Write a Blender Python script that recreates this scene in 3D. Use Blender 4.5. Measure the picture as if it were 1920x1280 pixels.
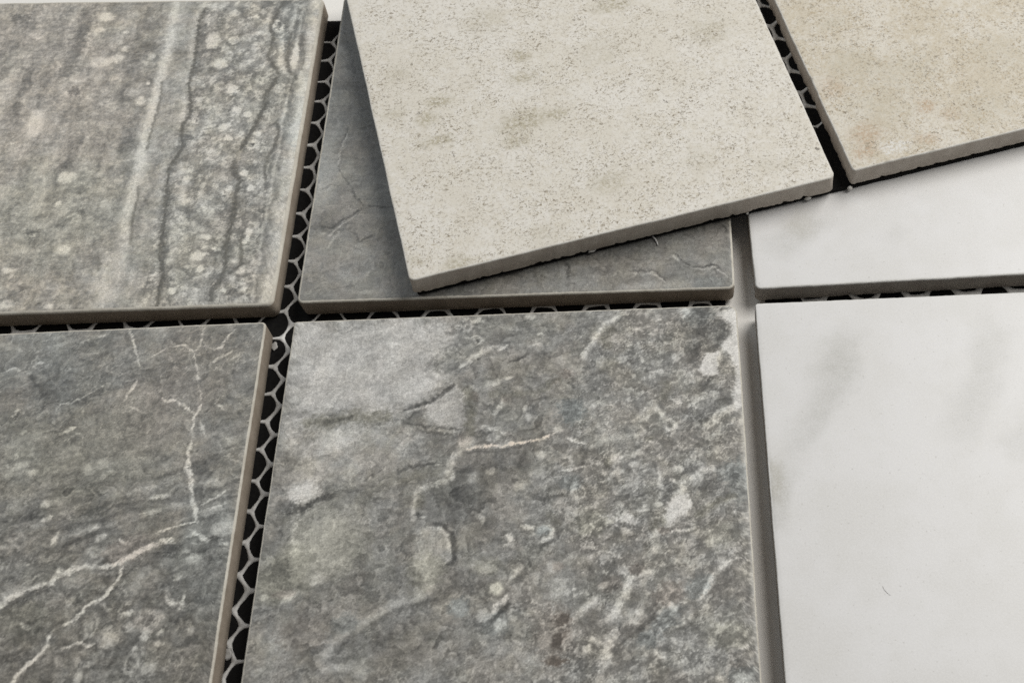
import bpy, bmesh, math, random
from mathutils import Matrix, Vector, noise as mn

random.seed(7)
MM = 0.001
scene = bpy.context.scene
for o in list(bpy.data.objects):
    bpy.data.objects.remove(o, do_unlink=True)

# ------------------------------------------------------------------ camera
BASE = 1.3                       # height of the tile undersides above the table (board + mesh), mm
cam_d = bpy.data.cameras.new('camera')
cam = bpy.data.objects.new('camera', cam_d)
scene.collection.objects.link(cam)
Rm = Matrix(((0.99583092, 0.04068278, -0.08164368),
             (-0.07629996, 0.86201053, -0.50111492),
             (0.04999097, 0.50525515, 0.86152083)))
cam.matrix_world = Matrix.Translation(Vector((66.807, -137.631, 237.122 + BASE)) * MM) @ Rm.to_4x4()
cam_d.sensor_width = 36.0
cam_d.sensor_fit = 'HORIZONTAL'
cam_d.lens = 2272.775 / 1920 * 36.0
cam_d.shift_x = -517.62 / 1920
cam_d.shift_y = 5.28 / 1920
cam_d.clip_start = 0.005
cam_d.clip_end = 20.0
cam_d.dof.use_dof = True
cam_d.dof.focus_distance = 0.272
cam_d.dof.aperture_fstop = 30.0
scene.camera = cam
scene.render.resolution_x, scene.render.resolution_y = 1024, 682

# ------------------------------------------------------------------ light
world = bpy.data.worlds.new('World')
scene.world = world
world.use_nodes = True
bg = world.node_tree.nodes['Background']
bg.inputs['Color'].default_value = (1.0, 1.0, 1.0, 1)
bg.inputs['Strength'].default_value = 0.125

def area_light(name, frm, size, power, col):
    d = bpy.data.lights.new(name, 'AREA')
    d.shape = 'DISK'
    d.size = size
    d.energy = power
    d.color = col
    o = bpy.data.objects.new(name, d)
    scene.collection.objects.link(o)
    o.location = frm
    tgt = Vector((0.05, 0.02, 0.0))
    o.rotation_euler = (tgt - Vector(frm)).to_track_quat('-Z', 'Y').to_euler()
    return o

area_light('window_light', (0.77, 0.46, 0.95), 0.95, 17.2, (1.0, 0.98, 0.945))
area_light('far_window_light', (-0.62, 0.85, 0.95), 0.8, 3.2, (0.86, 0.94, 1.0))

scene.view_settings.view_transform = 'Standard'
scene.view_settings.look = 'None'
scene.view_settings.exposure = 0.0
scene.view_settings.gamma = 1.0
scene.render.engine = 'CYCLES'
scene.cycles.use_adaptive_sampling = True
scene.cycles.adaptive_threshold = 0.01
scene.cycles.use_denoising = False
scene.cycles.max_bounces = 6

# ------------------------------------------------------------------ features of the stone prints, mm on each tile
STROKES = {
'A': [
('W',[(-36.9,95.2),(-36.2,81.1),(-36.0,70.5),(-36.2,58.4),(-36.2,48.3),(-35.9,40.2),(-36.3,32.4),(-36.4,24.8),(-35.1,18.8)],1.50,0.80),
('W',[(-35.5,20.3),(-35.0,11.5),(-34.2,1.6)],1.60,0.35),
('d',[(-35.4,66.8),(-34.9,60.8),(-35.0,54.0),(-35.3,50.7),(-34.9,44.2)],0.40,0.60),
('d',[(-34.8,34.7),(-34.5,30.0),(-34.4,23.2),(-33.6,16.8)],0.40,0.55),
('W',[(-29.4,94.1),(-30.6,88.4),(-30.7,82.8),(-29.7,73.8),(-29.5,66.7),(-29.3,60.6),(-28.9,54.7),(-29.0,50.6)],0.90,0.60),
('d',[(-29.0,91.8),(-29.5,89.1),(-30.1,86.2),(-29.5,79.7),(-28.9,74.1),(-29.0,69.7),(-29.0,65.1),(-27.2,57.9),(-26.9,55.0),(-28.3,52.7),(-27.9,49.5),(-27.0,45.4),(-28.0,42.1),(-29.0,39.1),(-28.5,33.9),(-27.7,26.7),(-26.9,17.9),(-26.4,13.8),(-24.8,9.0),(-25.0,5.7),(-24.9,1.1),(-24.8,-1.5)],0.62,0.90),
('S',[(-29.2,86.5),(-28.5,79.1),(-28.1,73.7),(-28.0,68.4)],1.40,0.40),
('S',[(-28.3,36.8),(-27.4,29.0),(-26.4,20.0),(-25.3,11.2),(-24.2,2.6)],0.90,0.40),
('W',[(-26.1,41.5),(-26.5,37.6),(-25.9,39.9)],1.20,0.50),
('W',[(-24.6,35.9),(-24.6,31.2),(-24.5,27.4)],1.10,0.60),
('W',[(-24.7,22.9),(-24.2,16.9),(-23.7,11.1)],1.20,0.30),
('d',[(-9.8,93.7),(-11.0,89.3),(-12.3,84.5),(-10.7,80.6),(-10.9,76.7),(-11.5,74.2),(-8.9,69.9),(-7.7,67.5)],0.60,0.80),
('d',[(-8.2,67.9),(-8.9,64.4),(-9.5,63.0),(-10.3,61.3),(-9.7,58.6),(-10.7,53.0),(-12.2,48.7),(-13.4,44.8),(-13.7,41.4),(-14.6,39.7),(-14.0,37.2),(-12.2,34.9),(-12.7,30.8),(-12.0,24.4),(-12.5,19.1),(-12.3,14.0),(-11.8,9.8),(-12.4,6.5),(-13.7,4.6),(-13.4,0.8)],0.75,0.92),
('d',[(-9.7,19.3),(-9.0,15.5),(-8.6,11.1),(-9.9,9.4),(-11.3,8.3)],0.55,0.75),
('d',[(-6.6,52.9),(-5.6,49.7),(-5.9,45.4),(-6.8,42.0),(-6.8,40.9),(-7.1,38.8),(-6.2,34.2)],0.55,0.75),
('S',[(-12.6,30.1),(-12.0,23.9),(-12.3,19.4)],1.20,0.40),
('W',[(-8.6,80.1),(-8.3,74.1),(-7.4,69.6),(-5.6,67.5),(-3.5,67.2)],0.70,0.60),
('d',[(-6.5,82.3),(-6.8,77.7),(-6.5,73.2),(-5.4,68.7),(-3.4,66.4)],0.50,0.60),
('W',[(-6.8,92.7),(-6.8,86.0),(-7.0,81.9)],0.60,0.60),
('d',[(-4.1,82.3),(-2.8,74.9),(-2.5,68.6)],0.45,0.50),
('S',[(-58.3,91.8),(-57.3,85.3),(-57.5,78.9),(-58.3,73.6),(-59.2,67.8)],1.90,0.70),
('S',[(-40.1,88.6),(-40.0,81.2),(-40.1,73.1)],1.30,0.35),
('W',[(-58.3,68.0),(-55.6,67.0),(-52.9,67.6)],0.70,0.60),
('W',[(-63.5,58.2),(-62.3,54.0),(-61.9,49.1)],2.40,0.60),
('W',[(-1.2,66.0),(-1.2,57.3),(-1.1,48.1),(-0.9,37.5)],1.00,0.55),
('W',[(-5.0,60.8),(-5.1,54.9),(-5.5,51.5)],0.80,0.50),
('S',[(-4.2,64.3),(-3.6,57.4),(-3.4,50.6)],1.00,0.40),
('S',[(-7.8,69.7),(-6.1,66.1),(-3.9,64.6)],1.20,0.50),
('l',[(-28.5,86.9),(-28.0,88.7),(-27.6,90.2)],0.50,0.70),
('l',[(-18.1,87.2),(-16.3,88.1),(-15.0,87.0)],0.50,0.70),
('W',[(-12.5,91.8),(-12.8,85.2),(-13.2,82.1),(-15.7,82.1)],0.80,0.50),
('W',[(-13.3,43.5),(-13.7,41.1)],0.60,0.50),
('S',[(-65.8,44.4),(-65.7,38.0),(-65.9,34.9)],2.20,0.50),
('W',[(-55.8,42.4),(-56.4,34.6),(-57.0,27.0)],2.50,0.25),
('S',[(-38.2,41.9),(-38.0,32.5),(-37.4,23.3),(-36.6,14.5)],1.80,0.40),
('S',[(-47.4,31.2),(-47.6,26.7),(-50.9,23.1)],1.20,0.50),
('l',[(-49.7,25.3),(-47.6,26.4),(-46.0,25.4)],0.60,0.60),
('W',[(-37.9,16.0),(-37.6,8.8),(-36.7,1.7)],2.00,0.30),
('d',[(-40.5,14.9),(-39.2,13.1),(-39.3,10.3)],0.50,0.50),
('W',[(-14.8,82.5),(-16.6,81.4)],0.60,0.50),
],
'B': [
('d',[(6.0,50.3),(5.0,46.2),(4.5,40.0),(5.1,37.1),(8.0,32.7),(10.0,28.4),(12.2,25.9)],0.35,0.70),
('d',[(12.2,25.9),(14.1,26.1),(16.3,25.6),(21.4,26.2)],0.40,0.75),
('d',[(2.4,20.9),(5.3,20.0),(7.2,22.2),(9.7,23.8),(12.2,25.9)],0.50,0.75),
('l',[(2.8,18.8),(5.1,18.1),(7.4,21.0),(10.5,23.5)],0.40,0.40),
('d',[(9.3,19.3),(11.0,18.0),(12.1,16.2),(13.7,17.3),(15.6,18.2)],0.50,0.70),
('S',[(1.6,7.8),(5.3,8.0),(8.7,8.9),(11.6,9.5)],0.80,0.50),
('l',[(4.6,13.8),(6.3,17.5),(7.5,19.7)],0.50,0.35),
('W',[(8.1,3.6),(14.1,2.2),(20.5,2.4)],0.60,0.40),
('d',[(83.2,10.1),(85.4,7.8),(87.3,6.3),(89.9,6.2),(92.7,6.7),(94.0,4.8)],0.35,0.85),
('l',[(85.8,6.9),(87.7,6.0),(90.2,5.4),(92.4,6.1),(94.0,4.5),(95.7,3.0)],0.36,0.50),
('l',[(72.9,5.1),(76.2,4.5),(78.2,5.0),(80.4,3.3),(81.6,2.1)],0.36,0.50),
('d',[(72.6,5.7),(76.5,5.4),(79.0,5.4),(81.6,2.8)],0.35,0.60),
('d',[(58.6,8.8),(59.6,6.9),(59.2,3.7)],0.60,0.70),
('S',[(-3.3,81.8),(0.9,79.4),(4.7,75.1)],1.40,0.50),
('S',[(-1.7,62.9),(2.6,64.0),(10.5,62.5)],1.50,0.50),
('S',[(0.5,51.7),(5.1,52.9),(10.5,49.7)],1.40,0.40),
('l',[(4.5,38.1),(4.9,43.3),(6.0,48.2)],0.40,0.50),
('W',[(2.4,32.9),(5.9,34.4),(7.8,39.9)],1.20,0.30),
('S',[(14.0,15.0),(17.3,17.8),(20.4,16.2)],1.20,0.40),
('d',[(1.4,30.6),(3.9,32.9),(6.2,32.0)],0.40,0.40),
('d',[(95.0,18.0),(95.8,16.2),(94.9,15.0)],0.50,0.70),
('l',[(83.2,9.1),(84.4,8.4)],0.60,0.50),
('d',[(43.2,5.1),(46.7,6.1),(49.8,4.8)],0.50,0.50),
('W',[(10.3,15.8),(14.1,13.5),(15.7,9.0),(13.7,5.5),(9.6,5.7),(7.5,9.3),(8.2,13.7)],0.60,0.35),
('d',[(9.8,15.1),(14.4,12.9),(16.5,8.7)],0.35,0.35),
],
'C': [
('l',[(-29.1,0.3),(-27.9,-2.2),(-26.9,-4.9),(-25.9,-7.3),(-24.9,-10.3)],0.38,0.80),
('l',[(-24.8,-13.1),(-25.3,-15.1),(-26.1,-16.4),(-26.6,-17.9)],0.40,0.65),
('l',[(-26.2,-19.4),(-23.9,-20.0),(-21.8,-21.3)],0.35,0.40),
('l',[(-13.2,-0.5),(-13.1,-4.3),(-13.6,-5.9),(-14.4,-6.9)],0.33,0.65),
('l',[(-14.4,-6.9),(-15.7,-5.8),(-16.7,-4.9),(-18.2,-5.1),(-19.7,-5.3)],0.38,0.75),
('l',[(-19.7,-5.3),(-21.3,-6.5),(-23.5,-8.0)],0.32,0.50),
('l',[(-13.5,-5.6),(-11.7,-5.7),(-10.2,-6.6),(-8.8,-6.2),(-7.8,-3.5),(-6.3,-1.6)],0.33,0.60),
('l',[(-14.2,-6.9),(-13.5,-9.6),(-12.5,-12.9),(-11.4,-16.8),(-10.9,-19.4)],0.30,0.50),
('l',[(-19.7,-17.5),(-18.0,-18.6),(-16.0,-18.7),(-14.3,-19.5),(-12.9,-21.2),(-11.7,-22.3)],0.42,0.85),
('l',[(-10.6,-19.0),(-11.2,-20.3),(-11.6,-22.0),(-11.5,-24.4),(-12.0,-26.7)],0.45,0.85),
('l',[(-10.4,-23.8),(-9.6,-25.7),(-8.9,-27.4)],0.60,0.50),
('l',[(-11.6,-27.8),(-11.8,-30.5),(-11.3,-32.3),(-11.4,-34.5),(-10.3,-36.2),(-9.6,-38.9),(-9.0,-41.9),(-8.2,-44.2),(-7.5,-46.6)],0.62,1.00),
('l',[(-11.8,-28.7),(-11.6,-31.1)],0.70,0.90),
('l',[(-8.3,-19.9),(-7.1,-20.4),(-5.3,-21.9)],0.50,0.55),
('S',[(-8.8,-19.9),(-7.0,-21.5),(-4.6,-22.9)],0.90,0.30),
('l',[(-42.9,-63.2),(-41.4,-61.3),(-40.5,-60.1),(-39.2,-59.2),(-37.0,-58.5)],1.00,0.95),
('W',[(-41.8,-59.4),(-40.1,-58.7),(-36.4,-57.4)],1.40,0.55),
('l',[(-37.6,-58.6),(-35.3,-57.9),(-33.5,-57.4),(-32.3,-56.4)],0.60,0.70),
('l',[(-29.3,-54.7),(-27.2,-54.3),(-25.2,-54.5),(-24.0,-54.7)],0.60,0.80),
('l',[(-33.0,-58.1),(-32.4,-56.2),(-31.9,-54.8),(-31.9,-56.6)],0.80,0.90),
('l',[(-32.0,-56.0),(-30.4,-55.4),(-28.8,-54.3)],0.85,0.95),
('W',[(-28.6,-54.7),(-26.7,-54.2),(-24.5,-53.9)],0.60,0.60),
('l',[(-24.5,-54.8),(-22.7,-54.5),(-20.8,-53.8),(-19.0,-52.9),(-17.5,-52.1),(-15.4,-50.8),(-13.5,-50.0),(-11.0,-49.5)],0.78,1.00),
('l',[(-21.7,-49.0),(-20.5,-50.0),(-20.2,-49.4)],0.50,0.60),
('l',[(-20.3,-54.4),(-20.2,-56.6),(-20.4,-57.7),(-21.8,-59.0),(-22.4,-60.6),(-23.3,-61.6),(-25.1,-62.1),(-26.2,-63.8),(-27.2,-65.0),(-29.5,-66.3)],0.50,0.90),
('l',[(-30.4,-66.8),(-31.1,-68.2),(-31.3,-69.7),(-32.2,-71.4),(-33.6,-72.8),(-34.7,-74.0),(-35.7,-75.4),(-36.0,-77.3)],0.60,0.90),
('l',[(-8.8,-49.4),(-7.4,-48.8),(-6.1,-49.9),(-4.8,-50.6),(-3.7,-50.2)],0.50,0.90),
('l',[(-2.5,-50.7),(-1.1,-51.3)],0.70,0.70),
('l',[(-15.3,-48.3),(-12.4,-47.4),(-10.0,-46.6),(-7.4,-46.3)],0.35,0.75),
('l',[(-18.1,-40.9),(-16.1,-40.3),(-14.4,-40.2),(-13.0,-40.5)],0.70,0.65),
('W',[(-16.3,-42.2),(-12.2,-42.3),(-7.9,-43.1)],1.00,0.40),
('l',[(-40.8,-17.8),(-37.6,-18.0),(-35.6,-17.2),(-33.2,-15.3),(-30.4,-13.2)],0.30,0.55),
('d',[(-47.2,-10.3),(-45.6,-12.3),(-44.0,-14.7),(-41.9,-16.5)],0.70,0.60),
('S',[(-38.8,-17.4),(-36.7,-17.3)],0.70,0.50),
('S',[(-38.5,-47.9),(-27.1,-44.7),(-20.4,-42.3),(-12.4,-41.1),(-3.2,-40.5)],1.60,0.45),
('S',[(-42.2,-44.9),(-31.5,-42.8),(-23.7,-41.0),(-16.8,-39.7)],1.20,0.40),
('S',[(-43.5,-52.0),(-36.0,-50.3),(-28.3,-48.6),(-18.7,-46.4),(-11.6,-45.7)],1.60,0.45),
('l',[(-34.9,-49.5),(-34.2,-48.0),(-33.6,-46.6)],0.80,0.60),
('l',[(-28.8,-46.6),(-27.3,-46.2),(-26.1,-45.8)],1.00,0.60),
('l',[(-37.7,-44.3),(-36.9,-43.9),(-35.7,-43.3)],0.80,0.55),
('l',[(-25.9,-48.8),(-24.9,-48.0)],1.00,0.50),
('l',[(-7.9,-43.1),(-5.1,-41.6),(-2.3,-39.4)],0.40,0.55),
('l',[(-7.2,-44.9),(-4.3,-43.3),(-1.7,-42.1)],0.35,0.45),
('W',[(-4.5,-49.0),(-2.7,-47.4),(-0.7,-45.0)],1.60,0.60),
('l',[(-28.2,-70.6),(-26.1,-69.6),(-25.0,-69.4),(-23.9,-70.3),(-22.4,-69.8)],0.50,0.75),
('l',[(-10.7,-60.9),(-10.1,-62.6),(-8.8,-63.1),(-7.7,-62.6),(-7.3,-60.7)],0.45,0.70),
('l',[(-8.1,-64.0),(-7.7,-62.8)],0.50,0.60),
('l',[(-10.1,-58.4),(-8.7,-57.6)],0.60,0.50),
('l',[(-22.8,-62.0),(-21.0,-63.7),(-20.4,-63.2)],0.50,0.50),
('l',[(-19.1,-59.6),(-18.4,-61.0)],0.40,0.50),
('l',[(-36.8,-64.7),(-36.0,-66.1),(-34.7,-66.2)],0.60,0.60),
('S',[(-38.5,-2.9),(-34.9,-4.2),(-31.4,-2.6)],1.40,0.50),
('l',[(-38.1,-3.3),(-36.9,-2.6)],0.50,0.50),
('l',[(-35.4,-1.8),(-32.7,-1.4)],0.50,0.40),
('l',[(-51.6,-9.3),(-50.9,-8.8),(-49.5,-9.4)],0.60,0.60),
('l',[(-47.2,-9.0),(-45.9,-7.8),(-45.0,-7.3)],0.70,0.50),
('l',[(-48.3,-20.1),(-47.5,-18.9)],0.60,0.60),
('l',[(-37.0,-24.8),(-35.3,-23.8)],0.60,0.60),
('l',[(-46.0,-24.9),(-44.8,-24.0)],0.50,0.40),
('W',[(-46.5,-34.9),(-45.1,-31.7),(-43.7,-31.3)],1.00,0.50),
('W',[(-43.8,-42.0),(-42.8,-38.6)],1.20,0.45),
('S',[(-29.7,-20.2),(-33.0,-20.6),(-33.6,-22.2)],0.80,0.35),
('W',[(-23.9,-23.0),(-23.0,-20.6)],1.00,0.30),
('l',[(-10.3,-9.8),(-7.8,-8.3),(-5.8,-6.7)],0.40,0.50),
('S',[(-19.5,-4.0),(-16.9,-2.8),(-13.5,-3.2)],1.20,0.45),
('S',[(-11.1,-8.2),(-8.0,-6.6),(-5.5,-4.7)],1.00,0.35),
],
'D': [
('o',[(4.6,-25.7),(7.2,-24.6),(10.0,-25.2),(12.6,-24.4),(15.0,-23.7),(18.1,-24.7),(21.4,-24.4),(23.3,-23.8)],1.50,0.70),
('d',[(8.3,-25.1),(11.0,-25.0),(13.7,-24.4),(15.6,-23.6)],0.50,0.55),
('d',[(24.8,-23.5),(27.3,-22.5),(30.0,-21.6),(32.3,-20.4),(34.5,-18.6),(36.1,-16.7)],0.60,0.75),
('l',[(25.5,-23.5),(28.4,-22.9),(31.7,-21.9)],0.35,0.60),
('d',[(25.3,-25.8),(29.2,-26.9),(33.7,-27.8),(37.9,-28.4)],0.40,0.60),
('d',[(28.2,-27.9),(32.1,-28.9),(35.5,-29.4),(37.4,-30.4)],0.40,0.50),
('l',[(32.6,-28.2),(35.7,-28.8)],0.40,0.45),
('S',[(7.0,-27.9),(4.9,-31.1),(3.9,-34.7),(3.1,-37.0)],1.30,0.60),
('d',[(5.8,-45.6),(8.2,-44.1),(10.1,-42.7),(11.7,-41.9),(13.8,-41.9)],0.80,0.80),
('d',[(4.3,-44.5),(5.6,-44.2)],1.20,0.50),
('S',[(9.9,-39.0),(14.4,-41.2),(19.8,-43.0)],1.50,0.25),
('o',[(16.7,-43.2),(19.8,-42.4),(22.7,-39.7),(25.7,-37.4)],1.50,0.35),
('d',[(24.7,-37.7),(27.3,-36.4),(31.0,-35.9),(35.1,-35.9)],0.55,0.70),
('o',[(25.3,-39.0),(30.1,-38.0),(34.4,-37.9)],1.60,0.50),
('l',[(32.3,-36.2),(34.8,-35.9)],0.35,0.50),
('o',[(37.6,-17.5),(38.6,-20.1),(39.4,-24.0),(39.4,-27.8),(40.0,-30.3)],1.10,0.75),
('l',[(37.3,-17.2),(38.9,-18.3),(41.0,-19.2)],0.50,0.40),
('W',[(28.0,-17.2),(31.0,-16.6),(33.8,-15.2),(35.3,-13.9)],1.20,0.60),
('l',[(36.2,-13.7),(38.3,-11.3),(41.1,-9.4),(43.9,-8.5)],0.90,0.75),
('l',[(44.6,-8.7),(45.6,-8.6)],0.80,0.80),
('d',[(46.1,-12.8),(47.7,-12.3),(49.5,-11.6),(51.5,-10.1)],0.40,0.75),
('W',[(44.6,-11.2),(48.0,-10.7),(50.8,-9.5)],0.90,0.35),
('S',[(41.3,-15.0),(44.1,-13.2),(46.1,-13.0)],1.00,0.45),
('W',[(41.5,-18.6),(44.3,-17.1),(47.1,-16.1)],0.70,0.60),
('W',[(50.2,-8.8),(52.9,-8.2),(52.7,-10.9)],0.70,0.45),
('o',[(42.2,-20.5),(46.6,-20.3),(52.3,-20.3),(56.8,-18.4)],0.90,0.50),
('l',[(45.8,-21.1),(45.7,-22.8),(44.6,-24.5),(43.7,-25.7)],0.60,0.65),
('W',[(41.7,-21.8),(41.5,-24.7)],0.70,0.40),
('S',[(45.1,-23.6),(44.7,-26.8),(43.1,-28.0)],1.10,0.40),
('l',[(40.9,-27.8),(43.1,-28.2),(45.3,-28.8),(47.0,-30.4)],0.60,0.65),
('r',[(38.2,-33.0),(40.6,-32.5),(44.4,-32.3),(46.3,-32.8),(48.4,-32.0),(52.6,-31.7),(54.6,-31.3),(57.5,-30.1)],0.38,0.95),
('d',[(38.4,-33.7),(41.7,-33.5),(46.1,-33.7),(49.3,-33.0),(53.7,-32.7)],0.50,0.50),
('l',[(59.4,-31.3),(60.9,-32.0),(63.7,-33.2)],0.38,0.90),
('d',[(62.0,-33.7),(63.7,-34.6),(62.8,-37.6),(61.3,-38.5)],0.60,0.60),
('l',[(38.0,-32.9),(36.9,-34.1),(36.0,-35.5),(35.6,-37.6),(36.4,-39.5),(35.1,-40.2)],0.95,0.70),
('l',[(36.1,-39.6),(34.1,-40.2),(32.2,-40.8),(30.1,-41.2),(29.3,-42.7),(29.1,-45.3),(29.3,-48.8)],0.80,0.60),
('o',[(30.9,-42.1),(30.1,-44.2),(30.1,-46.5)],1.00,0.60),
('dd',[(30.0,-47.0),(30.4,-47.2)],0.70,0.90),
('l',[(30.8,-47.5),(31.5,-47.5)],0.40,0.60),
('l',[(32.0,-49.8),(33.9,-49.8),(35.7,-51.2),(36.7,-53.5),(36.8,-56.2),(35.9,-57.9)],0.60,0.60),
('d',[(32.6,-49.2),(34.9,-49.7),(36.9,-51.3),(37.8,-53.8),(37.6,-56.6),(36.5,-58.7)],0.70,0.70),
('S',[(43.6,-61.7),(40.1,-62.6),(36.5,-63.6),(33.1,-65.4),(30.2,-67.5)],1.40,0.65),
('W',[(34.6,-61.4),(32.4,-63.6),(29.2,-65.0),(27.0,-65.4),(24.6,-66.7),(22.2,-68.1),(19.7,-69.3)],1.10,0.65),
('d',[(32.1,-65.5),(28.1,-66.6),(24.7,-68.5),(22.4,-69.7)],0.90,0.50),
('W',[(19.4,-70.0),(17.2,-71.4),(15.7,-72.7),(15.1,-74.4),(13.8,-76.7)],1.10,0.55),
('d',[(20.2,-70.3),(18.2,-72.5),(16.5,-75.0)],0.70,0.40),
('W',[(14.3,-77.5),(18.2,-77.2),(21.0,-77.8),(23.5,-79.5)],1.00,0.60),
('l',[(5.5,-64.0),(6.9,-62.8),(8.4,-61.5)],1.00,0.65),
('d',[(6.8,-64.5),(9.2,-63.3),(12.8,-64.1)],0.80,0.40),
('d',[(53.5,-45.3),(56.0,-44.7),(59.6,-44.4)],0.80,0.65),
('l',[(57.4,-39.5),(58.8,-38.8),(61.0,-38.6),(63.5,-38.5)],0.32,0.70),
('W',[(56.8,-46.3),(59.4,-44.6)],0.60,0.40),
('W',[(47.6,1.7),(50.0,-0.5)],1.00,0.20),
('l',[(51.0,-50.6),(52.9,-51.3)],0.70,0.95),
('l',[(48.1,-52.1),(48.6,-53.3),(49.2,-54.2)],0.80,0.95),
('l',[(56.1,-50.9),(57.0,-52.1),(57.1,-53.0),(56.2,-53.7),(54.5,-54.1)],0.75,0.90),
('d',[(57.6,-51.5),(57.9,-53.6),(56.4,-54.6),(54.1,-55.6)],0.60,0.60),
('o',[(56.3,-48.6),(57.4,-50.1)],1.20,0.50),
('l',[(42.2,-47.4),(42.8,-49.0),(42.7,-50.1)],0.50,0.50),
('W',[(42.4,-47.4),(44.5,-46.4),(45.5,-45.0)],0.70,0.35),
('l',[(46.7,-54.3),(48.5,-54.6),(50.1,-55.2)],0.40,0.50),
('l',[(48.6,-64.4),(48.2,-65.6),(46.9,-66.6),(46.0,-68.1),(45.3,-69.0)],0.75,0.95),
('d',[(49.2,-65.7),(48.0,-67.8),(46.3,-69.4),(44.3,-70.3)],0.60,0.70),
('l',[(51.8,-58.9),(50.1,-60.3),(48.8,-61.7)],0.90,0.65),
('d',[(53.3,-57.8),(51.8,-60.2),(49.8,-62.8)],0.80,0.50),
('l',[(43.7,-73.1),(44.2,-74.2)],0.90,0.60),
('l',[(47.6,-70.2),(47.1,-71.2)],1.10,0.50),
('S',[(45.7,-63.1),(43.6,-61.9),(42.2,-63.4)],0.90,0.50),
('l',[(72.0,-0.7),(69.6,-2.4),(67.7,-4.0),(65.4,-6.9),(64.2,-9.5),(62.9,-11.7)],0.80,0.80),
('o',[(69.4,-4.2),(67.9,-5.8),(67.6,-8.3),(69.3,-10.4)],1.20,0.60),
('o',[(67.0,-14.3),(69.3,-14.0)],1.40,0.50),
('l',[(72.9,-4.8),(74.1,-5.4),(75.6,-5.8)],0.50,0.70),
('l',[(77.8,-7.1),(78.5,-6.0)],0.90,0.60),
('l',[(77.6,-3.6),(79.1,-2.7),(80.6,-2.5)],0.90,0.55),
('l',[(85.0,-2.2),(85.8,-0.8)],1.50,0.80),
('l',[(75.1,-12.7),(75.5,-13.5)],0.50,0.50),
('S',[(62.4,-17.4),(67.0,-15.6),(71.6,-16.5),(73.9,-19.9)],1.00,0.45),
('W',[(63.0,-16.1),(66.4,-14.9)],0.60,0.40),
('S',[(63.0,-20.7),(67.0,-19.2)],1.00,0.35),
('W',[(97.6,-4.1),(97.0,-9.7),(97.3,-17.8),(97.3,-27.0),(97.1,-35.8),(97.0,-45.5)],1.60,0.75),
('l',[(95.7,-9.6),(93.4,-10.9),(92.4,-12.4),(92.0,-16.2)],0.60,0.80),
('l',[(92.2,-22.2),(89.9,-22.3),(87.5,-23.6),(86.1,-25.1),(84.2,-25.3)],0.90,0.70),
('l',[(96.6,-24.6),(94.5,-26.2),(91.9,-27.3),(89.5,-29.7),(88.3,-31.3)],1.20,0.75),
('l',[(82.0,-23.3),(83.5,-24.3)],0.60,0.60),
('o',[(81.0,-18.3),(80.5,-21.6),(79.5,-23.7)],1.20,0.55),
('l',[(79.9,-28.6),(80.5,-30.3),(81.8,-30.5),(82.3,-29.0),(81.2,-28.0),(80.1,-28.6)],0.50,0.75),
('l',[(78.5,-25.7),(79.4,-26.9)],0.80,0.65),
('l',[(69.2,-37.0),(70.3,-36.6)],1.30,0.80),
('l',[(73.6,-36.0),(75.3,-35.9)],1.40,0.50),
('l',[(66.1,-39.3),(68.1,-39.9),(70.3,-39.7),(72.3,-39.6)],0.80,0.65),
('o',[(67.0,-36.9),(69.2,-38.2)],1.00,0.70),
('o',[(75.4,-32.2),(77.9,-32.5)],1.00,0.60),
('l',[(76.5,-33.3),(78.7,-33.7)],0.40,0.60),
('l',[(90.8,-39.5),(88.2,-40.5),(85.7,-41.9),(83.9,-42.9),(82.9,-44.8),(81.6,-46.6),(80.4,-48.4)],1.20,0.75),
('l',[(85.7,-41.1),(87.0,-42.6),(85.6,-44.0)],0.80,0.50),
('l',[(78.2,-39.7),(78.9,-41.2),(78.5,-42.7),(79.7,-44.2)],0.50,0.70),
('l',[(81.0,-42.0),(82.1,-42.6)],0.50,0.70),
('l',[(82.2,-39.9),(82.9,-39.8)],0.90,0.75),
('l',[(74.9,-48.8),(75.4,-48.2)],1.00,0.85),
('l',[(70.2,-47.0),(70.9,-47.4)],0.70,0.60),
('l',[(76.4,-55.1),(77.5,-53.8),(78.6,-52.7)],0.70,0.75),
('l',[(76.8,-55.8),(77.8,-57.2),(78.7,-58.0)],0.90,0.70),
('l',[(79.8,-53.8),(82.0,-53.5),(84.2,-53.5),(86.6,-52.6)],0.35,0.75),
('o',[(76.1,-53.2),(78.3,-51.6),(80.4,-51.4)],1.20,0.60),
('o',[(85.3,-51.0),(88.5,-48.9),(90.9,-47.1),(94.9,-46.7)],0.80,0.80),
('l',[(91.5,-47.6),(94.8,-47.3)],0.35,0.50),
('l',[(88.5,-52.7),(88.8,-55.0),(88.1,-57.3)],1.00,0.60),
('l',[(86.8,-46.2),(88.7,-48.1)],0.80,0.45),
('l',[(95.1,-51.9),(96.4,-52.0)],0.90,0.70),
('l',[(94.1,-59.3),(91.3,-61.4),(89.7,-62.6),(88.2,-64.6),(87.5,-66.2),(85.9,-67.9),(85.1,-68.7)],0.70,0.80),
('l',[(84.4,-69.8),(83.5,-71.3),(82.0,-72.8)],1.00,0.65),
('l',[(90.3,-60.8),(91.6,-60.5)],1.00,0.60),
('l',[(73.8,-62.8),(72.4,-62.8),(71.8,-64.5),(71.4,-66.2),(70.6,-67.9),(69.3,-69.3),(67.4,-71.5)],1.00,0.85),
('l',[(73.8,-62.6),(75.9,-61.7),(77.0,-61.5)],0.70,0.70),
('l',[(70.2,-60.7),(71.7,-61.6)],1.20,0.65),
('l',[(69.9,-72.3),(68.8,-74.3),(67.8,-76.7),(67.2,-79.2),(66.2,-82.2)],1.15,0.85),
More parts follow.
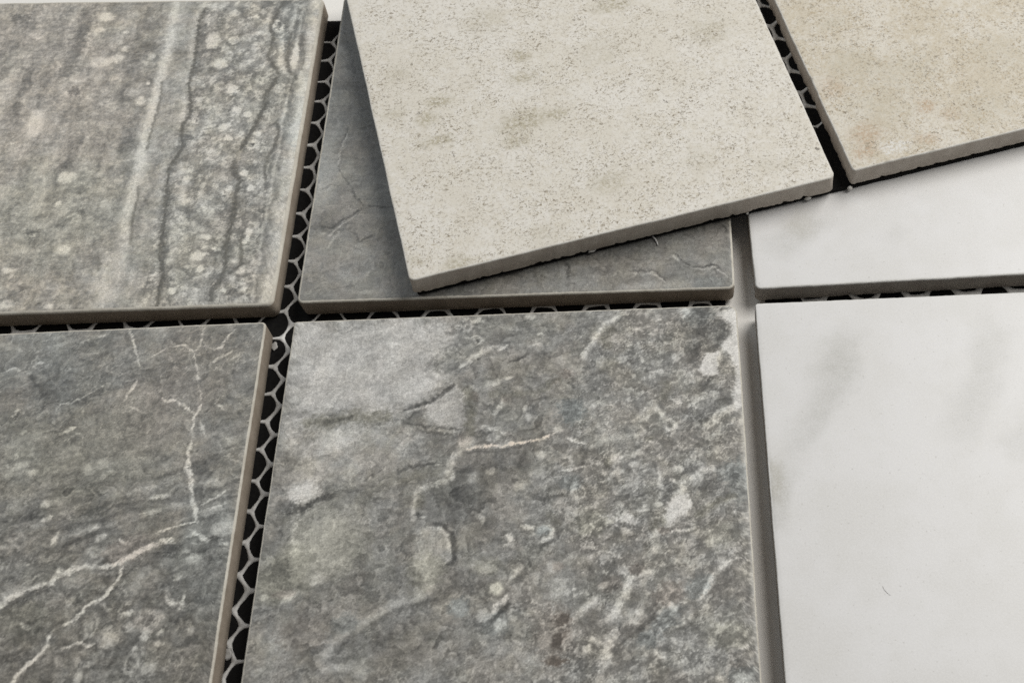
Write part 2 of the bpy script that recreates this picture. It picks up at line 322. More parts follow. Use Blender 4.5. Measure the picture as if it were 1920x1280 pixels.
('W',[(67.0,-71.4),(69.6,-70.5),(71.6,-70.1),(72.2,-68.5)],1.60,0.50),
('d',[(77.9,-69.9),(75.7,-71.9),(72.6,-74.4)],0.60,0.60),
('l',[(66.0,-66.0),(64.4,-67.5),(62.4,-69.7),(61.0,-70.5)],1.00,0.60),
('l',[(81.8,-60.8),(81.0,-59.7),(83.9,-60.1),(84.9,-61.3)],0.80,0.55),
('l',[(90.4,-79.1),(93.0,-78.0),(96.2,-77.2)],0.50,0.60),
('l',[(77.4,-78.3),(78.2,-78.7)],0.90,0.80),
('l',[(78.0,-76.1),(78.8,-75.9)],0.90,0.60),
('l',[(80.5,-75.9),(81.3,-76.2)],0.80,0.60),
('l',[(81.4,-80.4),(82.7,-80.0)],0.70,0.65),
('l',[(75.9,-81.0),(76.9,-79.8),(77.3,-79.0)],0.60,0.60),
('l',[(88.2,-83.6),(89.6,-84.3)],1.00,0.60),
('l',[(65.2,-74.4),(66.2,-75.2)],1.00,0.70),
('l',[(63.5,-77.4),(64.5,-76.1)],1.00,0.60),
('l',[(87.5,-76.3),(88.0,-77.6)],0.90,0.60),
('l',[(97.7,-61.8),(96.7,-64.5)],0.60,0.50),
('W',[(97.1,-54.9),(97.1,-64.0),(97.0,-72.7),(96.9,-82.1)],0.80,0.50),
('S',[(94.1,-50.1),(92.8,-53.5),(94.8,-56.0)],1.60,0.50),
('o',[(59.0,-17.2),(57.3,-17.7),(54.5,-17.9)],0.70,0.60),
('S',[(60.5,-27.6),(59.1,-23.7),(61.3,-21.9)],1.20,0.30),
('S',[(15.8,-33.9),(13.9,-36.2),(9.8,-38.4)],1.00,0.20),
('S',[(69.2,-34.3),(63.7,-35.2)],1.00,0.30),
],
}
POLYS = {
'A': [
],
'B': [
],
'C': [
(0.125,[(-41.1,-62.8),(-36.0,-59.5),(-27.9,-55.8),(-20.2,-54.9),(-10.8,-50.9),(-1.4,-52.6),(0.7,-60.4),(0.5,-78.9),(-37.8,-77.2)],0.45,4.0,3.0),
(0.200,[(-29.9,-18.9),(-20.6,-10.5),(-7.4,-11.3),(-4.2,-25.4),(-13.0,-31.0),(-23.5,-36.3),(-32.4,-33.4)],0.45,5.0,4.0),
],
'D': [
(0.350,[(-0.4,-0.4),(31.9,0.0),(34.1,-6.7),(31.1,-13.2),(33.5,-16.2),(29.9,-20.7),(24.0,-23.2),(18.0,-23.6),(12.5,-23.4),(8.1,-23.4),(3.9,-24.7),(1.4,-25.8)],0.85,3.0,3.5),
(0.300,[(1.5,-26.4),(7.6,-28.0),(13.9,-26.4),(23.7,-26.3),(27.2,-28.4),(26.5,-33.3),(20.3,-36.5),(14.2,-39.2),(9.9,-39.0),(7.7,-42.9),(3.9,-41.6),(1.6,-35.5)],0.75,3.0,3.0),
(0.360,[(2.9,-29.6),(8.7,-28.0),(17.3,-27.2),(15.4,-30.8),(8.1,-32.3),(5.0,-33.3)],0.50,2.0,2.0),
(0.340,[(30.0,-22.2),(35.3,-18.1),(37.6,-18.8),(38.5,-27.7),(37.0,-28.4),(30.4,-27.0)],0.75,1.0,1.2),
(0.310,[(5.3,-46.3),(10.6,-45.4),(16.8,-44.6),(19.5,-50.5),(17.1,-57.0),(12.2,-58.9),(7.1,-58.6)],0.70,3.0,2.0),
(0.400,[(5.3,-45.7),(6.2,-46.3),(7.1,-54.2),(6.3,-54.2)],0.50,0.8,0.8),
(0.400,[(3.2,-39.8),(9.9,-39.0),(10.7,-41.7),(7.8,-43.5),(4.6,-43.0)],0.60,1.2,1.0),
(0.125,[(37.6,-34.8),(41.7,-33.8),(48.3,-33.4),(52.7,-33.7),(51.7,-38.3),(47.4,-40.4),(43.8,-42.6),(45.0,-46.2),(42.5,-50.1),(36.7,-49.2),(32.3,-47.2),(31.5,-42.9),(35.4,-41.0),(36.8,-38.6)],0.70,1.2,1.6),
(0.290,[(29.8,-49.4),(33.2,-49.9),(35.7,-51.2),(36.7,-54.3),(35.9,-58.1),(32.8,-61.3),(30.0,-57.8)],0.75,0.8,1.2),
(0.250,[(62.5,-27.7),(67.0,-21.5),(72.7,-21.2),(76.6,-25.9),(75.9,-32.2),(69.2,-35.5),(64.8,-32.8)],0.60,2.0,2.0),
(0.120,[(86.6,-0.4),(92.0,-1.3),(95.1,-5.4),(94.9,-7.9),(92.7,-10.1),(91.0,-12.1),(89.8,-11.4),(87.8,-16.0),(86.4,-15.9),(85.0,-13.2),(84.6,-6.3)],0.80,0.8,1.0),
(0.450,[(92.0,-1.9),(94.4,-0.8),(97.3,-1.3),(97.4,-9.7),(97.2,-25.7),(95.4,-26.9),(94.6,-23.6),(96.3,-17.7),(94.5,-12.3),(92.9,-11.1),(95.5,-7.5),(95.2,-4.7)],0.85,0.6,1.0),
(0.460,[(89.6,-11.6),(90.3,-12.5),(92.2,-12.2),(91.8,-17.8),(88.9,-17.8),(87.7,-16.5),(88.8,-14.2)],0.85,0.4,0.5),
(0.120,[(88.4,-18.0),(91.9,-18.1),(92.2,-20.5),(90.5,-22.6),(88.7,-22.1),(87.8,-20.0)],0.80,0.5,0.8),
(0.130,[(86.0,-27.4),(89.8,-24.4),(94.0,-23.0),(94.7,-25.0),(91.9,-26.8),(90.1,-28.8),(86.1,-29.8),(84.3,-28.8)],0.75,0.6,0.8),
(0.460,[(81.5,-45.9),(84.0,-45.4),(85.1,-48.4),(83.4,-50.2),(81.2,-52.2),(79.0,-52.7),(79.9,-49.9),(80.5,-47.6)],0.80,0.7,1.0),
(0.400,[(70.2,-49.4),(72.4,-48.9),(74.2,-51.1),(73.4,-51.9),(71.3,-51.4)],0.75,0.7,0.8),
(0.340,[(67.5,-49.8),(70.2,-49.7),(69.7,-51.6),(68.1,-51.4)],0.60,1.0,1.0),
(0.120,[(89.0,-41.5),(94.0,-40.6),(95.0,-44.2),(91.0,-47.0),(86.6,-46.2),(85.6,-44.3)],0.60,1.5,1.5),
(0.130,[(77.9,-43.3),(82.9,-43.0),(80.5,-47.6),(78.9,-46.9)],0.60,0.8,1.0),
(0.360,[(64.9,-66.4),(67.0,-66.3),(66.0,-68.6),(63.7,-68.7)],0.60,0.8,1.0),
(0.120,[(68.0,-62.3),(71.4,-63.6),(70.6,-67.3),(67.0,-66.6),(66.0,-63.8)],0.55,1.5,1.5),
(0.140,[(23.3,-69.2),(33.2,-66.7),(36.5,-71.1),(31.9,-77.0),(24.0,-76.5),(19.7,-73.2)],0.50,3.0,2.0),
(0.270,[(1.4,-68.9),(5.1,-67.1),(8.1,-74.5),(6.7,-79.4),(1.9,-79.1)],0.60,2.0,2.0),
(0.260,[(40.8,-76.5),(49.7,-74.0),(56.9,-78.6),(54.0,-82.4),(40.1,-81.5)],0.50,2.5,2.0),
(0.255,[(53.3,-56.9),(61.7,-55.2),(63.9,-62.0),(59.8,-68.3),(51.5,-66.7),(50.3,-61.2)],0.55,3.0,2.0),
(0.130,[(72.1,-75.4),(77.2,-74.6),(76.7,-77.2),(73.6,-77.8)],0.50,1.0,1.0),
],
}
SPOTS = {
'A': [
('b',-59.0,62.3,22.0,22.0,0,0.40),
('b',-70.1,83.7,14.0,10.0,0,0.40),
('b',-55.5,63.6,2.0,1.8,0,0.50),
('d',-55.6,63.9,1.6,1.6,0,0.60),
('l',-25.5,79.6,1.6,2.2,0,0.55),
('R',-25.5,79.6,1.7,2.2,0,0.50),
('l',-20.7,79.7,1.0,1.2,0,0.50),
('R',-20.2,79.9,1.0,1.1,0,0.50),
('l',-22.7,71.8,1.6,1.6,0,0.60),
('l',-18.4,63.3,1.6,1.6,0,0.95),
('d',-17.7,63.6,0.5,0.5,0,0.50),
('l',-18.5,51.4,1.3,1.2,0,0.95),
('l',-17.0,47.9,0.9,0.8,0,0.95),
('l',-10.4,49.2,0.8,0.8,0,0.90),
('l',-16.0,56.7,1.0,0.9,0,0.75),
('l',-13.7,55.1,0.9,0.9,0,0.70),
('R',-10.2,84.2,1.0,1.6,20,0.95),
('dd',-9.8,85.0,0.6,0.8,0,0.80),
('R',-10.9,45.6,1.2,1.1,30,0.80),
('dd',-10.8,45.6,0.6,0.5,0,0.80),
('l',-4.7,73.7,0.9,5.0,4,0.75),
('t',-1.3,52.2,4.0,9.0,8,0.40),
('t',-7.4,86.0,4.0,9.0,0,0.40),
('l',-11.9,36.9,1.0,0.9,0,0.95),
('l',-9.5,32.8,0.9,1.1,0,0.80),
('l',-8.1,19.7,0.9,1.3,0,0.85),
('l',-8.3,17.8,0.9,0.8,0,0.85),
('l',-18.4,13.8,1.5,1.3,0,0.85),
('l',-17.2,10.1,0.8,1.0,0,0.80),
('l',-15.2,15.6,0.6,0.5,0,0.90),
('l',-17.5,19.2,1.6,0.8,0,0.60),
('l',-8.4,9.1,0.9,0.7,0,0.70),
('l',-22.3,4.6,0.8,0.7,0,0.80),
('l',-11.1,4.2,0.7,0.6,0,0.70),
('l',-7.1,4.3,0.9,0.6,0,0.75),
('d',-8.7,3.4,1.6,2.0,0,0.60),
('d',-6.1,26.0,0.8,0.7,0,0.60),
('dd',-15.2,30.5,0.5,0.5,0,0.70),
('l',-62.6,54.0,2.2,4.0,-15,0.40),
('d',-75.0,88.4,1.3,1.5,0,0.60),
('d',-72.7,87.8,1.5,2.0,0,0.60),
('l',-53.1,88.5,1.8,1.6,0,0.70),
('l',-54.1,83.7,1.5,0.9,0,0.50),
('l',-47.7,74.5,1.6,1.6,0,0.60),
('l',-46.4,77.4,1.0,1.0,0,0.60),
('l',-39.6,60.1,1.3,1.3,0,0.60),
('l',-38.8,65.7,0.6,0.6,0,0.80),
('l',-39.7,74.9,1.0,1.2,0,0.60),
('l',-51.2,72.9,2.6,2.0,0,0.45),
('l',-47.2,83.2,0.8,0.5,0,0.80),
('d',-53.2,40.5,1.3,1.4,0,0.65),
('l',-51.7,37.3,2.0,1.6,0,0.55),
('b',-53.0,40.8,1.5,1.5,0,0.60),
('l',-55.4,20.9,0.9,0.5,0,0.95),
('dd',-55.8,21.6,1.5,1.0,0,0.60),
('d',-53.9,19.5,2.2,2.0,0,0.40),
('b',-56.3,13.0,2.6,1.8,0,0.70),
('d',-56.4,13.5,2.2,1.5,0,0.40),
('l',-58.5,11.3,1.4,0.9,0,0.70),
('l',-56.7,2.5,1.4,1.2,0,0.70),
('d',-55.9,3.6,2.0,1.5,0,0.40),
('l',-47.8,16.6,1.6,1.3,0,0.55),
('l',-47.2,1.5,0.9,0.8,0,0.70),
('d',-54.0,6.6,1.2,1.2,0,0.50),
('d',-46.5,26.9,1.0,1.2,0,0.60),
('l',-51.8,29.6,0.7,1.0,0,0.70),
('d',-47.9,33.6,1.5,1.5,0,0.40),
('g',-52.3,26.9,18.0,16.0,0,0.50),
('g',-21.0,15.3,12.0,10.0,0,0.30),
('g',-10.1,62.7,8.0,10.0,0,0.30),
],
'B': [
('d',8.6,56.5,9.0,14.0,0,0.40),
('d',2.5,65.4,5.0,6.0,0,0.30),
('l',0.9,35.3,4.0,10.0,0,0.35),
('l',3.6,12.4,9.0,6.0,0,0.35),
('d',72.0,12.0,8.0,4.0,0,0.30),
('t',91.2,1.7,4.0,2.0,0,0.50),
('l',79.1,0.8,9.0,2.5,0,0.30),
('d',5.6,20.5,5.0,2.0,0,0.50),
('t',-0.7,48.4,8.0,20.0,0,0.40),
],
'C': [
('b',-22.8,-23.1,11.0,9.0,0,0.60),
('b',-19.8,-51.2,5.0,3.0,15,0.80),
('b',-16.0,-12.1,9.0,9.0,0,0.35),
('g',-33.1,-29.8,18.0,12.0,0,0.50),
('t',-47.8,-5.1,14.0,7.0,10,0.40),
('t',-37.4,-13.4,10.0,6.0,0,0.40),
('d',-38.5,-13.4,9.0,4.0,10,0.35),
('t',-4.0,-55.7,8.0,12.0,0,0.40),
('t',-4.8,-43.3,5.0,8.0,0,0.40),
('d',-22.4,-64.1,5.0,4.0,0,0.40),
('l',-20.0,-68.9,1.3,1.2,0,0.60),
('R',-20.1,-68.6,1.8,1.6,0,0.50),
('l',-24.1,-66.1,0.6,1.2,0,0.50),
('R',-23.9,-66.3,1.2,2.0,0,0.45),
('R',-13.5,-65.8,2.2,1.6,0,0.50),
('b',-13.3,-65.8,3.2,2.5,0,0.50),
('l',-13.6,-68.7,1.0,1.1,30,0.70),
('R',-15.2,-74.3,1.2,1.6,0,0.50),
('l',-11.7,-75.1,1.6,1.2,20,0.50),
('R',-17.6,-63.4,1.6,1.2,20,0.45),
('l',-17.5,-64.2,0.8,0.4,0,0.70),
('d',-15.3,-62.5,2.5,1.5,0,0.50),
('R',-23.6,-72.7,1.6,1.5,0,0.40),
('d',-23.6,-72.4,1.6,1.4,0,0.40),
('l',-10.9,-68.5,0.8,0.5,20,0.70),
('l',-10.7,-70.6,0.9,0.4,0,0.60),
('l',-15.0,-71.6,0.6,0.6,0,0.70),
('l',-16.9,-67.1,0.7,1.0,0,0.60),
('l',-5.2,-68.4,0.7,0.8,0,0.50),
('R',-7.1,-73.9,1.2,1.0,0,0.35),
('d',-7.2,-70.3,3.0,2.0,0,0.35),
('l',-24.3,-76.2,0.9,1.2,0,0.60),
('t',-1.9,-2.2,5.0,3.0,0,0.30),
('l',-1.6,-48.1,2.5,1.8,0,0.50),
('l',-7.0,-54.4,1.6,1.0,0,0.50),
('l',-9.0,-52.6,1.0,0.5,0,0.50),
('l',-28.8,-61.4,0.8,0.8,0,0.40),
('l',-41.7,-33.4,1.0,0.8,0,0.50),
('l',-44.1,-31.5,1.3,0.8,0,0.50),
('l',-30.8,-33.5,1.2,1.2,0,0.40),
('l',-37.5,-40.7,1.0,0.7,0,0.60),
('d',-35.8,-34.4,0.9,1.0,0,0.50),
('l',-28.4,-32.5,1.3,1.5,0,0.30),
('g',-36.9,-64.2,5.0,4.0,0,0.50),
],
'D': [
('g',13.4,-51.3,9.0,8.0,0,0.60),
('t',60.5,-25.1,3.2,3.2,0,0.90),
('d',59.8,-26.1,2.2,2.4,0,0.35),
('b',59.0,-15.9,1.6,1.4,25,0.90),
('d',59.0,-15.9,1.3,1.0,25,0.50),
('b',57.2,-17.8,1.2,0.8,25,0.80),
('b',39.7,-20.7,1.2,1.2,0,0.80),
('d',39.7,-20.7,1.0,1.0,0,0.40),
('b',46.7,-21.2,1.2,1.0,0,0.60),
('br',59.1,-70.4,1.8,1.7,0,0.90),
('br',58.6,-74.5,1.3,2.2,-25,1.00),
('br',58.1,-78.6,2.2,0.9,0,0.80),
('b',57.8,-72.9,4.0,6.0,0,0.60),
('l',55.8,-74.4,1.2,1.8,0,0.30),
('b',80.1,-66.5,3.5,2.6,20,0.90),
('b',73.8,-60.9,1.6,1.2,0,0.80),
('d',73.8,-60.9,1.5,1.1,0,0.40),
('b',68.6,-63.9,2.6,2.0,0,0.60),
('b',79.3,-53.3,1.2,1.0,0,0.80),
('t',95.0,-43.0,3.0,5.0,0,0.60),
('t',93.5,-41.1,3.5,2.5,0,0.50),
('t',85.9,-65.0,3.0,2.4,30,0.70),
('t',79.4,-71.6,4.0,2.0,35,0.60),
('t',75.7,-75.1,2.4,2.0,0,0.70),
('d',75.7,-75.4,2.0,1.6,0,0.40),
('g',5.0,-58.5,7.0,6.0,0,0.80),
('d',5.0,-58.0,2.0,3.0,0,0.35),
('l',1.8,-62.6,0.7,0.7,0,0.70),
('l',11.7,-59.5,1.6,1.2,0,0.50),
('b',5.5,-62.0,2.6,1.0,0,0.60),
('b',10.5,-70.5,5.0,4.0,0,0.50),
('t',17.8,-68.7,2.5,2.0,0,0.50),
('d',4.6,-47.4,2.2,5.0,0,0.35),
('d',3.7,-43.9,2.0,1.6,0,0.45),
('R',37.6,-3.2,0.9,0.9,0,0.70),
('R',35.6,-2.9,0.7,0.6,0,0.60),
('l',39.3,-1.7,1.1,0.7,0,0.75),
('R',37.4,-1.5,0.8,0.5,0,0.55),
('R',40.0,-6.5,1.0,0.8,0,0.60),
('dd',40.0,-6.8,0.6,0.4,0,0.80),
('R',33.3,-3.2,0.6,0.6,0,0.50),
('l',40.7,-2.2,0.6,0.5,0,0.60),
('d',36.9,-2.0,1.2,0.4,0,0.60),
('d',36.9,-6.8,1.5,1.0,0,0.35),
('l',31.5,-15.1,0.8,0.8,0,0.80),
('R',31.5,-14.5,1.1,1.1,0,0.40),
('d',30.6,-11.9,1.2,1.0,0,0.40),
('R',34.7,-8.7,0.8,0.8,0,0.40),
('R',36.5,-10.2,0.7,0.7,0,0.40),
('R',32.6,-10.6,0.7,0.7,0,0.35),
('R',38.0,-5.2,1.4,1.0,0,0.40),
('l',51.0,-1.1,1.0,0.5,0,0.65),
('l',53.4,-5.8,0.7,0.5,0,0.70),
('l',47.1,-16.4,1.0,0.5,0,0.70),
('l',44.3,-17.8,0.9,0.5,0,0.70),
('l',52.7,-8.2,0.8,0.5,0,0.50),
('l',38.9,-31.5,2.0,1.6,0,0.55),
('b',38.1,-30.8,1.8,1.5,0,0.60),
('R',44.3,-30.5,1.0,0.8,0,0.50),
('l',50.7,-23.9,0.5,0.8,0,0.50),
('l',51.3,-26.1,0.7,0.8,0,0.55),
('l',57.9,-29.5,1.2,0.9,0,0.60),
('l',63.0,-11.7,0.9,1.3,0,0.60),
('l',54.3,-35.2,1.0,1.0,0,0.60),
('l',59.6,-35.8,1.3,0.5,0,0.55),
('l',50.2,-41.8,1.2,1.0,0,0.55),
('l',40.4,-39.6,1.2,1.2,0,0.45),
('l',44.1,-38.1,0.8,0.8,0,0.45),
('R',62.0,-43.8,1.3,1.5,0,0.70),
('t',60.5,-41.7,2.6,2.0,0,0.60),
('l',53.3,-38.9,1.5,1.2,0,0.35),
('t',55.1,-52.0,1.4,1.3,0,0.80),
('l',55.1,-51.4,1.0,1.0,0,0.40),
('l',60.0,-47.6,0.6,0.6,0,0.50),
('l',55.0,-40.2,0.6,0.5,0,0.50),
('l',46.3,-63.4,1.3,1.2,0,0.90),
('g',46.1,-63.3,1.6,1.5,0,0.60),
('t',39.5,-67.0,2.4,2.0,0,0.70),
('l',39.5,-67.0,1.2,1.5,0,0.30),
('l',44.0,-68.6,1.2,1.3,0,0.55),
('l',47.4,-70.5,1.3,1.0,0,0.50),
('t',46.6,-70.7,3.0,2.4,0,0.50),
('l',49.9,-69.6,0.9,0.6,0,0.50),
('l',38.1,-64.4,0.7,0.5,0,0.50),
('d',44.3,-65.0,1.4,1.0,0,0.40),
('g',32.6,-59.1,4.0,4.0,0,0.70),
('g',44.5,-58.7,3.0,2.0,0,0.50),
('l',44.5,-59.2,1.6,1.0,0,0.45),
('b',58.2,-59.8,1.2,1.0,0,0.70),
('l',57.0,-59.9,1.2,1.0,0,0.30),
('l',53.7,-61.2,1.0,1.0,0,0.35),
('t',88.4,-2.3,4.0,2.4,0,0.50),
('d',92.7,-10.8,0.8,0.8,0,0.50),
('l',82.7,-13.3,1.1,1.0,20,0.45),
('l',72.8,-9.2,1.0,0.5,0,0.50),
('d',76.2,-16.1,1.0,0.6,0,0.50),
('l',78.6,-14.2,1.3,1.0,0,0.30),
('l',65.1,-24.4,0.7,0.6,0,0.50),
('l',82.7,-30.0,0.7,0.6,0,0.50),
('l',73.6,-38.2,1.3,0.9,0,0.50),
('l',78.4,-47.5,0.9,0.7,0,0.60),
('l',71.5,-52.9,1.1,0.8,0,0.70),
('g',64.9,-50.8,4.0,3.0,0,0.60),
('l',68.1,-50.7,0.9,0.8,0,0.60),
('d',75.6,-50.2,1.2,1.0,0,0.50),
('l',79.0,-45.7,0.7,0.6,0,0.40),
('l',90.0,-55.1,0.7,0.9,0,0.40),
('l',80.6,-65.5,0.8,0.6,0,0.50),
('l',80.2,-68.9,0.6,0.6,0,0.80),
('l',81.0,-69.6,0.6,0.7,0,0.60),
('l',74.0,-69.9,0.7,0.5,0,0.70),
('l',73.0,-71.7,1.0,0.6,0,0.60),
('l',67.0,-64.2,1.1,1.0,0,0.50),
('l',93.2,-83.9,1.6,1.3,0,0.60),
('t',93.3,-83.4,3.0,2.0,0,0.60),
('d',93.1,-68.1,3.0,4.0,0,0.30),
('g',91.6,-75.5,5.0,3.0,0,0.60),
('g',90.6,-54.6,4.0,3.0,0,0.40),
('d',90.1,-64.1,2.0,2.0,0,0.40),
('l',63.8,-58.1,2.0,1.0,0,0.20),
],
}
VEINS = {
'E': [
('d',[(23.8,-4.2),(20.0,-11.0),(15.4,-21.6),(11.8,-27.9),(7.2,-35.3),(2.7,-41.2)],3.20,0.40),
('d',[(17.9,-8.1),(15.6,-18.9),(13.3,-24.8)],4.00,0.20),
('d',[(2.4,-37.5),(2.2,-43.6),(0.9,-50.7),(1.3,-55.4)],2.60,0.50),
('d',[(55.3,-2.9),(52.4,-12.7),(48.2,-23.4),(43.5,-31.0),(39.2,-39.6)],3.40,0.34),
('d',[(59.8,-31.9),(55.1,-38.1),(49.9,-41.5)],4.00,0.30),
],
'F': [
('d',[(20.0,20.8),(13.2,17.3),(8.4,13.0),(3.5,7.3)],3.20,0.35),
('d',[(36.0,15.9),(34.3,12.9),(31.1,8.6)],2.50,0.15),
],
}
BLOBS = {
'E': [
('y',1.4,-43.6,2.5,6.0,0,0.50),
],
'F': [
('y',12.0,17.4,4.0,5.0,-30,0.35),
],
'G': [
('o',34.6,37.2,4.5,3.0,0,0.70),
('o',41.0,37.1,3.0,1.6,0,0.90),
('o',30.6,36.7,4.0,2.5,0,0.50),
('o',37.3,57.8,2.2,1.8,0,0.80),
('o',36.3,50.8,3.5,2.0,0,0.60),
('o',11.8,44.0,2.5,2.2,0,0.70),
('o',13.0,36.9,4.0,1.6,0,0.70),
('o',30.7,31.6,3.5,2.0,0,0.60),
('o',15.9,48.8,2.6,1.6,0,0.80),
('o',63.6,68.2,5.0,2.0,0,0.70),
('o',30.9,71.8,5.0,4.0,0,0.40),
('o',5.0,47.7,2.5,2.0,0,0.40),
('o',7.7,60.1,2.5,2.5,0,0.40),
('o',48.0,14.0,4.0,3.0,0,0.50),
('o',10.9,1.3,3.0,2.0,0,0.60),
('o',2.2,4.7,1.6,1.4,0,0.50),
('o',84.4,52.6,5.0,4.0,0,0.50),
('o',69.9,14.0,3.0,4.0,0,0.30),
('o',85.0,7.9,3.0,2.0,0,0.30),
('o',55.6,53.4,5.0,5.0,0,0.30),
('o',30.5,3.6,4.0,3.0,0,0.30),
('o',89.9,6.4,2.0,1.5,0,0.40),
],
'H': [
('or',7.2,9.8,4.0,3.0,20,0.80),
('or',24.1,13.6,2.0,2.0,0,0.80),
('or',5.1,4.4,3.0,1.8,10,0.80),
('or',28.8,9.5,2.5,1.8,0,0.50),
('or',4.1,25.7,3.0,3.0,0,0.50),
('or',20.8,4.0,3.0,1.5,0,0.60),
('o',11.9,31.7,6.0,5.0,0,0.40),
('o',11.5,46.1,3.0,2.0,0,0.50),
('o',24.2,26.2,8.0,6.0,0,0.35),
('o',38.7,9.2,7.0,5.0,0,0.30),
('l',12.5,3.9,4.0,2.0,0,0.60),
('o',49.8,24.4,7.0,6.0,0,0.30),
('o',13.3,16.7,8.0,7.0,0,0.30),
],
}

# ------------------------------------------------------------------ stone print, computed per vertex of the fine top faces
import numpy as np

def _hash(ix, iy, seed):
    h = (ix.astype(np.int64) * 374761393 + iy.astype(np.int64) * 668265263 + seed * 974634777) & 0x7fffffff
    h = ((h ^ (h >> 13)) * 1274126177) & 0x7fffffff
    return h ^ (h >> 16)

def gnoise(x, y, seed):
    xi, yi = np.floor(x), np.floor(y)
    fx, fy = x - xi, y - yi
    ux = fx * fx * fx * (fx * (fx * 6 - 15) + 10)
    uy = fy * fy * fy * (fy * (fy * 6 - 15) + 10)
    def g(dx, dy):
        a = (_hash(xi + dx, yi + dy, seed) & 1023) * (2 * math.pi / 1024)
        return np.cos(a) * (fx - dx) + np.sin(a) * (fy - dy)
    a, b, c, d = g(0, 0), g(1, 0), g(0, 1), g(1, 1)
    return (a + ux * (b - a) + uy * ((c + ux * (d - c)) - (a + ux * (b - a)))) * 1.5

def fbm(x, y, freq, octv, gain, seed):
    s, amp, tot = 0.0, 1.0, 0.0
    for o in range(octv):
        s = s + amp * gnoise(x * freq + 17.3 * o, y * freq - 9.1 * o, seed + o * 7)
        tot += amp
        amp *= gain
        freq *= 2.03
    return s / math.sqrt(tot)

def worley(x, y, freq, seed):
    x, y = x * freq, y * freq
    xi, yi = np.floor(x), np.floor(y)
    best = np.full(x.shape, 9.0)
    rid = np.zeros(x.shape)
    for dx in (-1, 0, 1):
        for dy in (-1, 0, 1):
            h = _hash(xi + dx, yi + dy, seed)
            px = xi + dx + (h & 255) / 255.0
            py = yi + dy + ((h >> 8) & 255) / 255.0
            d = np.hypot(px - x, py - y)
            m = d < best
            best = np.where(m, d, best)
            rid = np.where(m, ((h >> 16) & 255) / 255.0, rid)
    return best, rid

def sstep(a, b, v):
    t = np.clip((v - a) / (b - a), 0, 1)
    return t * t * (3 - 2 * t)

def polyline_distance(X, Y, pts):
    """unsigned distance, sign of the side, position 0..1 along and total length"""
    best = np.full(X.shape, 1e9); pos = np.zeros(X.shape); side = np.zeros(X.shape)
    P = [Vector(p) for p in pts]
    ln = [(P[i + 1] - P[i]).length for i in range(len(P) - 1)]
    tot = sum(ln); acc = 0.0
    for i in range(len(P) - 1):
        a, b = P[i], P[i + 1]
        dx, dy = b.x - a.x, b.y - a.y
        L2 = dx * dx + dy * dy + 1e-9
        t = np.clip(((X - a.x) * dx + (Y - a.y) * dy) / L2, 0, 1)
        ex, ey = X - a.x - t * dx, Y - a.y - t * dy
        d = np.hypot(ex, ey)
        m = d < best
        best = np.where(m, d, best)
        pos = np.where(m, (acc + t * ln[i]) / tot, pos)
        acc += ln[i]
    return best, pos, tot

def inside(X, Y, pts):
    r = np.zeros(X.shape, bool)
    n = len(pts)
    for i in range(n):
        (xa, ya), (xb, yb) = pts[i], pts[(i + 1) % n]
        if ya == yb:
            continue
        c = ((ya > Y) != (yb > Y)) & (X < (xb - xa) * (Y - ya) / (yb - ya) + xa)
        r ^= c
    return r

TINT = {'b': (1.09, 0.98, 0.86), 'br': (1.02, 0.80, 0.62), 't': (0.935, 1.0, 0.975), 'g': (1.03, 1.005, 0.83)}

